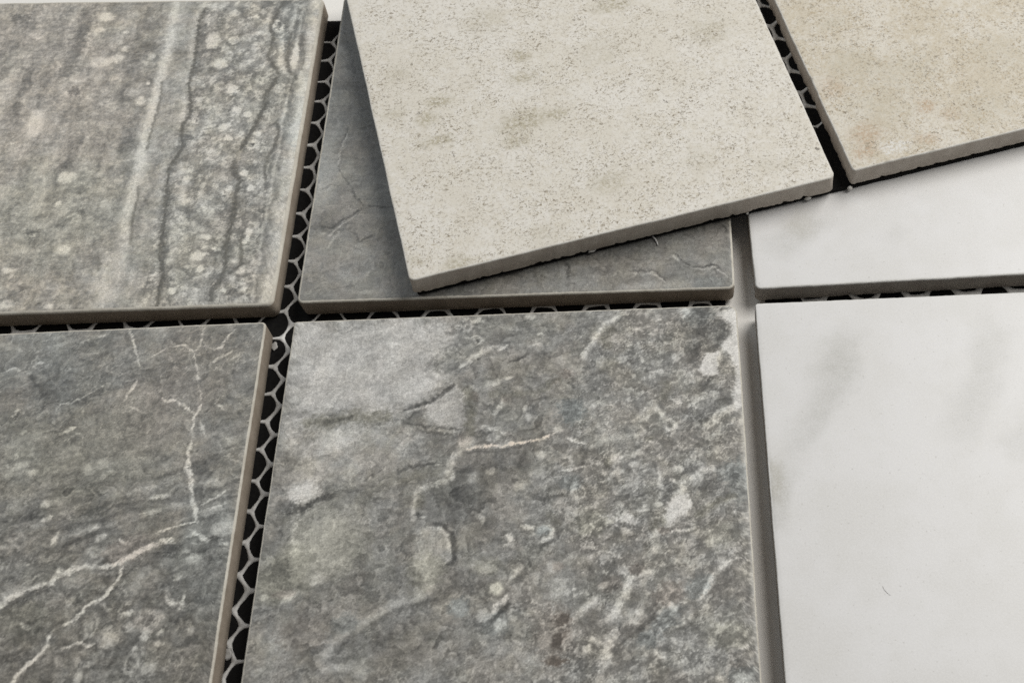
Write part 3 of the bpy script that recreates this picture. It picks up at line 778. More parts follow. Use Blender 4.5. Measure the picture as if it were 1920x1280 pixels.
def paint_stone(key, X, Y):
    sd = {'A': 100, 'B': 230, 'C': 370, 'D': 490}[key]
    f = lambda fr, o, g, k: fbm(X, Y, fr, o, g, sd + k)
    w1x, w1y = f(.22, 4, .6, 1) * 1.0, f(.22, 4, .6, 31) * 1.0
    w2x, w2y = f(.9, 4, .7, 2) * .42, f(.9, 4, .7, 32) * .42
    w3x, w3y = f(.09, 3, .55, 3) * 4.0, f(.09, 3, .55, 33) * 4.0
    fine = f(1.0, 4, .75, 4)
    nz = f(1.9, 3, .8, 41)
    mid = fbm(X + w1x, Y + w1y, .20, 5, .68, sd + 5)
    low = f(.045, 4, .55, 6)
    # running strokes of the print: short streaks
    ang = {'A': 0.05, 'B': 0.1, 'C': 0.28, 'D': 0.30}[key]
    c, s = math.cos(ang), math.sin(ang)
    sx, sy = (X + w1x) * c + (Y + w1y) * s, -(X + w1x) * s + (Y + w1y) * c
    streak = fbm(sx * .16, sy, .55, 5, .68, sd + 7)
    sc = fbm(X + 1.2 * w1x, Y + 1.2 * w1y, .055, 4, .6, sd + 8)
    saw = np.mod(sc * 3.2, 1.0)
    saw = saw * sstep(1.0, .92, saw) - .42
    base, a_low, a_mid, a_fine, a_str, a_saw = {
        'A': (.300, .035, .070, .070, .020, .012), 'B': (.215, .025, .036, .024, .030, .045),
        'C': (.182, .022, .046, .040, .050, .055), 'D': (.190, .022, .052, .034, .030, .075)}[key]
    L = base + a_low * low + a_mid * mid + a_fine * fine + a_str * streak + a_saw * saw
    edge = np.mod(sc * 3.2, 1.0)
    if key in 'BCD':
        ln = sstep(-.3, .5, fbm(X, Y, .12, 3, .6, sd + 18))
        L = L + (.085 - L) * sstep(.075, .0, edge) * .45 * ln
        L = L + (.36 - L) * sstep(.80, .90, edge) * sstep(.965, .91, edge) * .30 * ln
    brk = sstep(-.35, .25, fbm(X, Y, .8, 4, .7, sd + 9))           # breaks strokes up
    rag = np.clip(1.0 + .75 * fbm(X, Y, .9, 4, .75, sd + 10), .2, 2.2)
    R = np.ones_like(L); G = np.ones_like(L); B = np.ones_like(L)
    hue = sstep(-.5, .5, f(.10, 4, .65, 11))
    hue2 = sstep(-.4, .6, f(.16, 4, .65, 12))
    R *= 1.014 + .04 * hue; G *= 1.0 - .006 * hue + .006 * (1 - hue2); B *= .905 - .045 * hue + .045 * (1 - hue2)
    if key in 'AC':
        R *= 1.012; B *= .975
    if key == 'A':
        qx = X + w1x * .8 + .5 * w2x
        bands = fbm((X + w1x * 1.6 - .06 * Y) , Y * .085 + 3, .27, 5, .66, sd + 17)
        L += bands * .125 * np.interp(qx, [-97, -40, -36, 0], [1, 1, .5, .35])
        peb = np.interp(qx, [-97, -38, -36.5, -30, -28.5, -6, -4, 0], [.36, .36, .1, .1, 1, 1, .3, .3])
        L += np.interp(qx, [-97, -90, -75, -60, -52, -44, -38, -36.5, -34, -33, -30, -28, -20, -14, -11, -6.5, -5.6, -4.8, -4.2, -3.4, -2.2, -1, 0],
                       [.0, .0, .02, .0, -.01, -.03, -.02, .05, .04, .0, .03, -.03, -.01, -.03, -.02, -.02, -.09, .06, -.08, -.02, .09, .12, .06])
        p = fbm(X + w2x * 2, Y * .85 + w2y * 2, .38, 4, .62, sd + 13)
        L = L + (.48 - L) * sstep(.16, .44, p + .2 * nz) * peb * .58
        L = L + (.15 - L) * sstep(-.14, -.46, p + .2 * nz) * peb * .62
        hs = fbm(X * .28 + w1x * .3, Y * 1.15, .75, 4, .7, sd + 14)
        L += hs * .045 * np.interp(qx, [-97, -40, -28, 0], [1, 1, .5, .3])
        for fr, k in ((.22, 15), (.42, 16)):
            d, rid = worley(X + w2x * 1.5, Y * .85 + w2y * 1.5, fr, sd + k)
            r = .10 + .32 * rid * (rid > .45)
            on = (rid > .45) * peb
            L = L + (.13 - L) * sstep(.10, .0, np.abs(d - r - .06)) * on * .16
            L = L + (.56 - L) * sstep(.05, -.06, d - r + .14 * fine + .08 * nz) * on * .50 * brk
        R *= 1 + .03 * sstep(-36, -46, qx); B *= 1 - .03 * sstep(-36, -46, qx)
    if key == 'C':
        band = sstep(18, 6, np.abs(Y - .2 * X + 42 + w1y))
        L += streak * .055 * band
        L = L + (.36 - L) * sstep(.42, .85, streak) * (.10 + .45 * band)
        lowr = sstep(-50, -62, Y + .25 * X + w1y * 2)
        d, rid = worley(X + w1x * 1.2, Y + w1y * 1.2, .20, sd + 15)
        rr = .25 + .25 * rid
        L = L + (.34 - L) * sstep(.13, .0, np.abs(d - rr)) * lowr * brk * .45
        L = L + (.09 - L) * sstep(.16, .0, np.abs(d - rr - .2)) * lowr * .35
        L = L + (.33 - L) * sstep(.35, .8, mid) * .35
    if key == 'D':
        rt = sstep(48, 84, X - .22 * Y + w3x * 1.2)
        cr = math.radians(35); ax, ay = X * math.cos(cr) + Y * math.sin(cr), -X * math.sin(cr) + Y * math.cos(cr)
        p = fbm(ax * .7 + 1.2 * w1x, ay * 1.25 + 1.2 * w1y, .30, 5, .72, sd + 15)
        L = L + ((.42 + .07 * fine) - L) * sstep(.14, .36, p + .22 * fine + .1 * nz) * rt * .50
        L = L + (.115 - L) * sstep(-.02, -.28, p + .15 * fine) * rt * .45
        fl, rid = worley(X + w2x * 2, Y + w2y * 2, .36, sd + 16)
        L = L + (.46 - L) * sstep(.20, .06, fl + .12 * fine) * (rid > .86) * (.15 + .5 * rt)
    if key in 'CD':
        # connected hairline network of pale veins, with darker flanks
        for fr, k, st, th in ((.085, 21, .42, .030), (.17, 22, .34, .040), (.34, 23, .22, .055)):
            v = np.abs(fbm(X + 1.6 * w1x + w2x, Y * 1.15 + 1.6 * w1y + w2y, fr, 4, .55, sd + k))
            on = sstep(-.25, .45, fbm(X, Y, .07, 3, .6, sd + k + 5)) * (.55 + .45 * brk)
            if key == 'D':
                on = on * (.40 + .60 * rt)
            else:
                on = on * .6
            L = L + (.085 - L) * sstep(th * 4.5, th * 1.2, v) * sstep(th * .3, th * 1.4, v) * on * .45
            L = L + (.44 - L) * sstep(th * 1.5, th * .2, v + .012 * nz) * on * min(1.0, st * 1.9)
    if key == 'B':
        L = L + (.10 - L) * sstep(.03, .0, np.abs(sc)) * .35
    # regions
    for lev, pts, amt, soft, ragg in POLYS[key]:
        wx, wy = X + (w1x + w2x * 1.6) * min(1.5, ragg * .6), Y + (w1y + w2y * 1.6) * min(1.5, ragg * .6)
        d, _, _ = polyline_distance(wx, wy, list(pts) + [pts[0]])
        dd = np.where(inside(wx, wy, pts), d, -d)
        m = sstep(-soft, soft, dd + (.5 * fine + .35 * nz + .4 * mid) * min(1.6, soft + .2)) * amt
        L = L + ((lev + (L - base) * .75 + .02 * mid) - L) * m
        if lev > .3:
            R = R + (1.015 - R) * m * .8; G = G + (.995 - G) * m * .8; B = B + (.955 - B) * m * .8
    Xs, Ys = X + .5 * w1x + 1.0 * w2x, Y + .5 * w1y + 1.0 * w2y
    for k, x, y, rx, ry, rot, amt in SPOTS[key]:
        big = min(rx, ry) > 4
        px, py = (X + w1x * 2 + w3x - x, Y + w1y * 2 + w3y - y) if big else (Xs - x, Ys - y)
        a = math.radians(rot); u = (px * math.cos(a) + py * math.sin(a)) / rx; v = (-px * math.sin(a) + py * math.cos(a)) / ry
        q = np.hypot(u, v) + (.40 * fine + .22 * nz if not big else .12 * fine)
        if k == 'R':
            m = sstep(.42, .08, np.abs(q - 1.0)) * amt * (.5 + .5 * brk)
            L = L + ((.60 if key == 'A' else .46) - L) * m
            L = L + (.10 - L) * sstep(.40, .05, np.abs(q - 1.75)) * amt * .45
            continue
        m = (sstep(1.35, .45, q) if big else sstep(1.25, .60, q)) * amt
        if k in ('l', 'd', 'dd'):
            tgt = {'l': (.66 if key == 'A' else .47) if not big else .33, 'd': .105, 'dd': .055}[k]
            L = L + ((tgt + .05 * fine) - L) * m * (.75 + .25 * brk)
            if k == 'l' and not big:
                L = L + (.11 - L) * sstep(.45, .05, np.abs(q - 1.55)) * amt * .25
        else:
            if k == 'br':
                L = L + (.085 - L) * m * .9
            t = TINT[k]
            R = R + (t[0] - R) * m; G = G + (t[1] - G) * m; B = B + (t[2] - B) * m
    for k, pts, w, amt in STROKES[key]:
        xs = [p[0] for p in pts]; ys = [p[1] for p in pts]
        pad = 3 + 3 * w
        sel = np.nonzero((X > min(xs) - pad) & (X < max(xs) + pad) & (Y > min(ys) - pad) & (Y < max(ys) + pad))[0]
        if len(sel) == 0:
            continue
        soft = k in 'WSo'
        wf = .55 if not soft else .9
        d, t, tot = polyline_distance(X[sel] + wf * w1x[sel] * .55 + w2x[sel], Y[sel] + wf * w1y[sel] * .55 + w2y[sel], pts)
        e = min(.3, .9 / tot)
        end = sstep(0, e, t) * sstep(1, 1 - e, t) if tot > 2.5 else 1.0
        ww = np.maximum(w * (.50 + .40 * rag[sel]) * (.82 if key in 'BC' else 1.0), .20) * (.75 + .25 * end)
        if k in 'lr' and tot > 1.5:
            ww = ww * (.45 + .60 * np.sqrt(np.clip(np.sin(np.pi * np.clip(t, .02, .98)), 0, 1)))
        q = d / ww + (.42 * nz[sel] + .40 * fine[sel]) * (1.15 if w > .6 else .6)
        Ls = L[sel]
        if k in ('l', 'r'):
            m = sstep(1.25, .35, q) * amt * (.35 + .65 * brk[sel]) * (.3 + .7 * end) * (.80 if (key == 'D' and w > .45) else 1.0)
            if w < 1.3:
                Ls = Ls + (.10 - Ls) * sstep(.9, .1, np.abs(q - 1.9)) * amt * .22 * end
            Ls = Ls + ((.55 + .06 * fine[sel]) - Ls) * m
            if k == 'r':
                R[sel] += .10 * m; B[sel] -= .06 * m
        elif k in ('d', 'dd'):
            m = sstep(1.3, .35, q) * min(1.0, amt * 1.05) * (.65 + .35 * brk[sel]) * end
            Ls = Ls + ((.115 if key == 'A' else .060) - Ls) * m
            if key == 'A':
                Ls = Ls + (.17 - Ls) * sstep(3.2, .8, q) * amt * .35 * end
                R[sel] += .02 * m; B[sel] -= .05 * m
        elif k == 'W':
            m = sstep(1.5, .2, q) * amt * (.6 + .4 * brk[sel]) * end
            Ls = Ls + ((.54 if key == 'A' else .38) + .05 * fine[sel] - Ls) * m
        else:
            m = sstep(1.6, .1, q) * amt * (.6 + .4 * brk[sel]) * end
            Ls = Ls + (.095 - Ls) * m * (.8 if k == 'S' else .62)
            if k == 'o':
                tt = TINT['g']
                R[sel] += (tt[0] + .02 - R[sel]) * m; G[sel] += (tt[1] - G[sel]) * m; B[sel] += (tt[2] - .03 - B[sel]) * m
        L[sel] = Ls
    L = L * np.exp(.09 * fine + .08 * nz + .06 * mid + .05 * streak)
    pv = {'A': .28, 'B': .18, 'C': .17, 'D': .19}[key]
    L = pv * (np.maximum(L, .02) / pv) ** {'A': 1.5, 'B': 1.15, 'C': 1.35, 'D': 1.38}[key]
    L = np.clip(L * {'A': 1.06, 'B': 1.0, 'C': 1.16, 'D': 1.14}[key], .03, .68)
    return np.stack([L * R, L * G, L * B, np.ones_like(L)], 1)

# ------------------------------------------------------------------ node helpers
class NB:
    def __init__(self, name):
        self.m = bpy.data.materials.new(name)
        self.m.use_nodes = True
        self.t = self.m.node_tree
        self.t.nodes.clear()
        self.out = self.t.nodes.new('ShaderNodeOutputMaterial')
        self.bsdf = self.t.nodes.new('ShaderNodeBsdfPrincipled')
        self.t.links.new(self.bsdf.outputs[0], self.out.inputs['Surface'])
    def put(self, sock, v):
        if v is None:
            return
        if isinstance(v, bpy.types.NodeSocket):
            self.t.links.new(v, sock)
        else:
            sock.default_value = v
    def math(self, op, a, b=None, c=None, clamp=False):
        n = self.t.nodes.new('ShaderNodeMath')
        n.operation = op
        n.use_clamp = clamp
        self.put(n.inputs[0], a); self.put(n.inputs[1], b); self.put(n.inputs[2], c)
        return n.outputs[0]
    def vmath(self, op, a, b=None, scale=None):
        n = self.t.nodes.new('ShaderNodeVectorMath')
        n.operation = op
        self.put(n.inputs[0], a)
        if b is not None: self.put(n.inputs[1], b)
        if scale is not None: self.put(n.inputs['Scale'], scale)
        return n.outputs['Value'] if op in ('DOT_PRODUCT', 'LENGTH', 'DISTANCE') else n.outputs['Vector']
    def coord(self):
        n = self.t.nodes.new('ShaderNodeTexCoord')
        return self.vmath('SCALE', n.outputs['Object'], scale=1000.0)      # object space in mm
    def mapping(self, v, loc=(0, 0, 0), rot=0.0, scale=(1, 1, 1), kind='POINT'):
        n = self.t.nodes.new('ShaderNodeMapping')
        n.vector_type = kind
        self.put(n.inputs['Vector'], v)
        n.inputs['Location'].default_value = loc
        n.inputs['Rotation'].default_value = (0, 0, rot)
        n.inputs['Scale'].default_value = scale
        return n.outputs[0]
    def noise(self, v, scale, detail=3, rough=0.55, dist=0.0, color=False):
        n = self.t.nodes.new('ShaderNodeTexNoise')
        self.put(n.inputs['Vector'], v)
        n.inputs['Scale'].default_value = scale
        n.inputs['Detail'].default_value = detail
        n.inputs['Roughness'].default_value = rough
        n.inputs['Distortion'].default_value = dist
        return n.outputs['Color'] if color else n.outputs['Fac']
    def voronoi(self, v, scale, feature='F1', out='Distance', rand=1.0):
        n = self.t.nodes.new('ShaderNodeTexVoronoi')
        n.feature = feature
        self.put(n.inputs['Vector'], v)
        n.inputs['Scale'].default_value = scale
        n.inputs['Randomness'].default_value = rand
        return n.outputs[out]
    def ramp(self, v, a, b, to0=0.0, to1=1.0, smooth=True):
        n = self.t.nodes.new('ShaderNodeMapRange')
        n.interpolation_type = 'SMOOTHSTEP' if smooth else 'LINEAR'
        self.put(n.inputs['Value'], v)
        self.put(n.inputs['From Min'], a); self.put(n.inputs['From Max'], b)
        n.inputs['To Min'].default_value = to0
        n.inputs['To Max'].default_value = to1
        return n.outputs[0]
    def mixf(self, f, a, b):
        n = self.t.nodes.new('ShaderNodeMix')
        n.data_type = 'FLOAT'
        self.put(n.inputs[0], f); self.put(n.inputs[2], a); self.put(n.inputs[3], b)
        return n.outputs[0]
    def mixc(self, f, a, b, blend='MIX'):
        n = self.t.nodes.new('ShaderNodeMix')
        n.data_type = 'RGBA'
        n.blend_type = blend
        self.put(n.inputs[0], f)
        self.put(n.inputs[6], a if isinstance(a, bpy.types.NodeSocket) else (*a, 1))
        self.put(n.inputs[7], b if isinstance(b, bpy.types.NodeSocket) else (*b, 1))
        return n.outputs[2]
    def curve(self, v, pts):
        n = self.t.nodes.new('ShaderNodeFloatCurve')
        self.put(n.inputs['Value'], v)
        c = n.mapping.curves[0]
        c.points[0].location = pts[0]
        c.points[1].location = pts[-1]
        for q in pts[1:-1]:
            c.points.new(*q)
        for q in c.points:
            q.handle_type = 'AUTO_CLAMPED'
        n.mapping.update()
        return n.outputs[0]
    def bump(self, h, strength=0.3, dist=0.05):
        n = self.t.nodes.new('ShaderNodeBump')
        n.inputs['Strength'].default_value = strength
        n.inputs['Distance'].default_value = dist * MM
        self.put(n.inputs['Height'], h)
        self.t.links.new(n.outputs[0], self.bsdf.inputs['Normal'])
    def finish(self, col, rough=0.5, spec=0.4):
        self.put(self.bsdf.inputs['Base Color'], col if isinstance(col, bpy.types.NodeSocket) else (*col, 1))
        self.put(self.bsdf.inputs['Roughness'], rough)
        self.bsdf.inputs['Specular IOR Level'].default_value = spec
        return self.m

def vein_mask(nb, P, pts, width, wnoise, enoise, side=False, fade=None):
    """mask of a thin line along pts (mm): distance to a curve drawn with a Float Curve node"""
    a, b = Vector(pts[0]), Vector(pts[-1])
    L = (b - a).length
    d = (b - a) / L
    n = Vector((-d.y, d.x))
    st = []
    for q in pts:
        v = Vector(q) - a
        st.append([v.dot(d) / L, v.dot(n)])
    st[0][0], st[-1][0] = 0.0, 1.0
    for i in range(1, len(st)):
        st[i][0] = min(1.0, max(st[i][0], st[i - 1][0] + 0.004))
    t0 = min(s[1] for s in st) - 0.5
    t1 = max(s[1] for s in st) + 0.5
    cp = [(s, (t - t0) / (t1 - t0)) for s, t in st]
    s = nb.math('ADD', nb.vmath('DOT_PRODUCT', P, (d.x / L, d.y / L, 0)), -a.dot(d) / L)
    t = nb.vmath('DOT_PRODUCT', P, (n.x, n.y, 0))
    tc = nb.math('MULTIPLY_ADD', nb.curve(s, cp), t1 - t0, t0 + a.dot(n))
    sd = nb.math('SUBTRACT', t, tc)
    dist = nb.math('ABSOLUTE', sd)
    e = fade or min(0.25, 1.6 / L)
    w = nb.math('MULTIPLY', wnoise, width)
    m = nb.ramp(nb.math('DIVIDE', dist, w), 1.0, 0.15)
    end = nb.curve(s, [(0.0, 0.0), (e, 1.0), (1 - e, 1.0), (1.0, 0.0)])
    m = nb.math('MULTIPLY', nb.math('MULTIPLY', m, end), enoise)
    if not side:
        return m
    # soft dark flank on the lower side of the line, as the print has it
    sg = -1.0 if n.y > 0 else 1.0
    f = nb.ramp(nb.math('ABSOLUTE', nb.math('MULTIPLY_ADD', sd, sg, -width * 1.1 - 0.25)), width * 1.3 + 0.5, 0.0)
    return m, nb.math('MULTIPLY', f, end)

def blob_mask(nb, P, x, y, rx, ry, rot, mod):
    v = nb.mapping(P, loc=(x, y, 0), rot=math.radians(rot), scale=(rx, ry, 1000), kind='TEXTURE')
    l = nb.vmath('LENGTH', v)
    return nb.math('MULTIPLY', nb.ramp(l, 1.35, 0.25), mod)

BLOB_COL = {'b': (1.10, 0.97, 0.86), 'br': (0.80, 0.60, 0.46), 't': (0.90, 1.01, 1.03), 'g': (1.02, 1.01, 0.90)}

def flat(P, nb):
    return nb.vmath('MULTIPLY', P, (1, 1, 0.15))

# ------------------------------------------------------------------ stone-look glazes
def stone_material(key):
    nb = NB('grey_stone_glaze_' + {'A': 'strata', 'B': 'plain', 'C': 'veined', 'D': 'clouded'}[key])
    P = flat(nb.coord(), nb)
    Q = nb.vmath('ADD', P, ({'A': 11.0, 'B': 170.0, 'C': 290.0, 'D': 455.0}[key], 7, 0))
    at = nb.t.nodes.new('ShaderNodeAttribute')
    at.attribute_name = 'stone'
    grain = nb.noise(Q, 3.6, 2, 0.6)                       # the dots of the print
    fine = nb.noise(Q, 1.3, 3, 0.7)
    col = nb.vmath('SCALE', at.outputs['Color'], scale=nb.math('MULTIPLY', nb.ramp(grain, 0.25, 0.75, 0.66, 1.34, smooth=False), nb.ramp(fine, 0.25, 0.75, 0.82, 1.18, smooth=False)))
    lum = nb.vmath('DOT_PRODUCT', at.outputs['Color'], (.33, .33, .33))
    nb.bump(nb.math('MULTIPLY_ADD', lum, 2.5, nb.math('MULTIPLY_ADD', fine, 0.5, nb.math('MULTIPLY', grain, 0.4))), 0.35, 0.06)
    return nb.finish(col, nb.ramp(fine, 0.3, 0.7, 0.36, 0.54), 0.5)

def beige_material(key):
    nb = NB('cream_speckled_glaze_' + {'G': 'pale', 'H': 'warm'}[key])
    P = flat(nb.coord(), nb)
    Q = nb.vmath('ADD', P, (40 if key == 'G' else 330, 15, 0))
    wB = nb.vmath('SCALE', nb.vmath('SUBTRACT', nb.noise(Q, 0.5, 4, 0.65, color=True), (.5, .5, .5)), scale=5.0)
    Ps = nb.vmath('ADD', P, wB)
    lo = nb.noise(Q, 0.05, 4, 0.6)
    mid = nb.noise(Q, 0.55, 6, 0.78)
    grain = nb.noise(Q, 2.4, 3, 0.6)
    sp1 = nb.noise(nb.mapping(Q, rot=0.5, scale=(1.0, 1.7, 1)), 1.0, 3, 0.7, 0.9)
    sp2 = nb.noise(nb.mapping(Q, rot=-0.7, scale=(1.7, 1.1, 1)), 1.15, 3, 0.72, 0.9)
    dens = nb.ramp(nb.noise(nb.vmath('ADD', Q, (77, 8, 0)), 0.13, 4, 0.65), 0.36, 0.60, 0.32, 1.0)
    warm = (0.560, 0.500, 0.390) if key == 'H' else (0.672, 0.632, 0.550)
    pale = (0.660, 0.620, 0.540) if key == 'H' else (0.735, 0.705, 0.645)
    col = nb.mixc(nb.ramp(nb.math('MULTIPLY_ADD', mid, 0.6, nb.math('MULTIPLY', lo, 0.4)), 0.44, 0.57), warm, pale)
    mod = nb.ramp(nb.noise(Q, 1.1, 5, 0.78), 0.38, 0.60, 0.0, 1.25)
    for k, x, y, rx, ry, rot, s in BLOBS[key]:
        m = nb.math('MULTIPLY', blob_mask(nb, Ps, x, y, rx * 1.25, ry * 1.25, rot, mod), min(1.0, s * 1.25))
        c = {'o': (0.43, 0.39, 0.285), 'or': (0.47, 0.35, 0.235), 'l': (0.72, 0.71, 0.68)}[k]
        col = nb.mixc(m, col, c)
    col = nb.mixc(nb.math('MULTIPLY', nb.ramp(grain, 0.30, 0.75), 0.30), col, (0.76, 0.74, 0.68))
    col = nb.mixc(nb.math('MULTIPLY', nb.math('MULTIPLY', nb.ramp(sp1, 0.445, 0.36), dens), 0.95), col, (0.235, 0.195, 0.140))
    col = nb.mixc(nb.math('MULTIPLY', nb.math('MULTIPLY', nb.ramp(sp2, 0.435, 0.36), dens), 0.85), col, (0.255, 0.225, 0.180))
    gold = nb.noise(nb.vmath('ADD', Q, (9, 55, 0)), 1.5, 4, 0.72, 0.4)
    col = nb.mixc(nb.math('MULTIPLY', nb.math('MULTIPLY', nb.ramp(gold, 0.47, 0.36), dens), 0.70 if key == 'H' else 0.45), col, (0.40, 0.31, 0.19) if key == 'H' else (0.43, 0.37, 0.265))
    big = nb.voronoi(nb.vmath('ADD', Q, wB), 0.085, 'F1')
    col = nb.mixc(nb.math('MULTIPLY', nb.ramp(big, 0.050, 0.025), 0.75), col, (0.12, 0.10, 0.085))
    nb.bump(nb.math('ADD', grain, mid), 0.25, 0.05)
    return nb.finish(col, 0.62, 0.35)

def white_material(key):
    nb = NB('white_marble_glaze_' + {'E': 'streaked', 'F': 'plain'}[key])
    P = flat(nb.coord(), nb)
    Q = nb.vmath('ADD', P, (600 if key == 'E' else 700, 25, 0))
    w = nb.vmath('SCALE', nb.vmath('SUBTRACT', nb.noise(Q, 0.16, 4, 0.6, color=True), (.5, .5, .5)), scale=6.0)
    Ps = nb.vmath('ADD', P, w)
    lo = nb.noise(Q, 0.05, 4, 0.55)
    mid = nb.noise(Q, 0.22, 4, 0.62)
    grain = nb.noise(Q, 2.6, 2, 0.6)
    col = nb.mixc(nb.ramp(lo, 0.38, 0.62), (0.640, 0.630, 0.612), (0.675, 0.667, 0.658))
    col = nb.mixc(nb.math('MULTIPLY', nb.ramp(mid, 0.46, 0.70), 0.22), col, (0.595, 0.585, 0.555))
    one = nb.ramp(nb.noise(Q, 0.10, 2), 0.3, 0.7, 0.75, 1.25)
    en = nb.ramp(nb.noise(Q, 0.30, 5, 0.7), 0.33, 0.66, 0.62, 1.0)
    for k, pts, wd, s in VEINS[key]:
        m = nb.math('MULTIPLY', vein_mask(nb, Ps, pts, wd * 1.8, one, en, fade=0.42), s * 0.95)
        col = nb.mixc(m, col, (0.34, 0.335, 0.30))
    for k, x, y, rx, ry, rot, s in BLOBS[key]:
        m = nb.math('MULTIPLY', blob_mask(nb, Ps, x, y, rx, ry, rot, en), s)
        col = nb.mixc(m, col, (0.36, 0.335, 0.26))
    col = nb.mixc(nb.math('MULTIPLY', nb.ramp(grain, 0.35, 0.70), 0.26), col, (0.80, 0.795, 0.785))
    spk = nb.noise(Q, 1.5, 2, 0.6)
    col = nb.mixc(nb.math('MULTIPLY', nb.ramp(spk, 0.34, 0.24), 0.45), col, (0.36, 0.34, 0.31))
    nb.bump(grain, 0.15, 0.04)
    return nb.finish(col, 0.40, 0.5)

def body_material(name, a, b, sparkle=0.0):
    nb = NB(name)
    P = nb.coord()
    n = nb.noise(P, 0.25, 4, 0.6)
    g = nb.noise(P, 2.2, 3, 0.65)
    col = nb.mixc(nb.ramp(n, 0.35, 0.65), a, b)
    col = nb.mixc(nb.math('MULTIPLY', nb.ramp(g, 0.52, 0.75), 0.25 + sparkle), col, tuple(min(1, c * 1.7) for c in b))
    col = nb.mixc(nb.math('MULTIPLY', nb.ramp(g, 0.45, 0.28), 0.30), col, tuple(c * 0.6 for c in a))
    nb.bump(g, 0.5, 0.10)
    return nb.finish(col, 0.85, 0.25)

def plain_material(name, a, b, scale, rough, spec, bump=0.2, dist=0.03):
    nb = NB(name)
    P = nb.coord()
    g = nb.noise(P, scale, 3, 0.6)
    nb.bump(g, bump, dist)
    return nb.finish(nb.mixc(nb.ramp(g, 0.35, 0.65), a, b), rough, spec)

M = {}
M['table'] = plain_material('white_table_laminate', (0.81, 0.785, 0.74), (0.83, 0.81, 0.77), 0.05, 0.45, 0.4, 0.05)
M['board'] = plain_material('black_backing_card', (0.0055, 0.005, 0.005), (0.009, 0.0085, 0.008), 1.2, 0.8, 0.15)
M['mesh'] = plain_material('white_glass_fibre_mesh', (0.52, 0.51, 0.49), (0.68, 0.67, 0.645), 0.7, 0.6, 0.4, 0.4)
M['glue'] = plain_material('dried_clear_adhesive', (0.30, 0.29, 0.27), (0.40, 0.39, 0.37), 0.9, 0.35, 0.5, 0.3)
M['crumb'] = plain_material('pale_ceramic_crumb', (0.55, 0.53, 0.49), (0.66, 0.64, 0.60), 1.2, 0.7, 0.3, 0.4)
M['hair'] = plain_material('dark_lint', (0.22, 0.20, 0.18), (0.28, 0.26, 0.24), 1.2, 0.6, 0.3)
M['body_grey'] = body_material('brown_ceramic_body', (0.26, 0.22, 0.175), (0.31, 0.265, 0.215))
M['body_white'] = body_material('grey_ceramic_body', (0.31, 0.28, 0.25), (0.36, 0.335, 0.30), 0.3)
M['body_beige'] = body_material('buff_ceramic_body', (0.47, 0.42, 0.365), (0.54, 0.49, 0.43))
M['edge_grey'] = body_material('cream_engobe_edge', (0.47, 0.44, 0.38), (0.56, 0.535, 0.47))
M['edge_white'] = body_material('white_engobe_edge', (0.66, 0.65, 0.62), (0.74, 0.73, 0.70))
M['edge_beige'] = body_material('ivory_engobe_edge', (0.62, 0.59, 0.53), (0.70, 0.68, 0.63))
for k in 'ABCD':
    M[k] = stone_material(k)
for k in 'EF':
    M[k] = white_material(k)
for k in 'GH':
    M[k] = beige_material(k)

# ------------------------------------------------------------------ mesh helpers
def link(name, me, mats, parent=None):
    o = bpy.data.objects.new(name, me)
    scene.collection.objects.link(o)
    for m in mats:
        me.materials.append(m)
    o.parent = parent
    return o

def thing(name, label, cat, loc=(0, 0, 0), rz=0.0):
    o = bpy.data.objects.new(name, None)
    o.empty_display_size = 0.01
    scene.collection.objects.link(o)
    o.location = loc
    o.rotation_euler = (0, 0, rz)
    o['label'] = label
    o['category'] = cat
    return o

def n1(x, y, seed):
    return mn.noise(Vector((x, y, seed * 13.7)))

def rounded_outline(x0, y0, x1, y1, r, step=0.55):
    pts = []
    def seg(a, b):
        n = max(1, int((Vector(b) - Vector(a)).length / step))
        for i in range(n):
            t = i / n
            pts.append((a[0] + (b[0] - a[0]) * t, a[1] + (b[1] - a[1]) * t))
    def arc(cx, cy, a0, rr):
        n = 9
        for i in range(n):
            a = a0 + math.pi / 2 * i / n
            pts.append((cx + rr * math.cos(a), cy + rr * math.sin(a)))
    rl = r if isinstance(r, (list, tuple)) else [r] * 4            # front-left, front-right, back-right, back-left
    seg((x0 + rl[0], y0), (x1 - rl[1], y0)); arc(x1 - rl[1], y0 + rl[1], -math.pi / 2, rl[1])
    seg((x1, y0 + rl[1]), (x1, y1 - rl[2])); arc(x1 - rl[2], y1 - rl[2], 0, rl[2])
    seg((x1 - rl[2], y1), (x0 + rl[3], y1)); arc(x0 + rl[3], y1 - rl[3], math.pi / 2, rl[3])
    seg((x0, y1 - rl[3]), (x0, y0 + rl[0])); arc(x0 + rl[0], y0 + rl[0], math.pi, rl[0])
    return pts

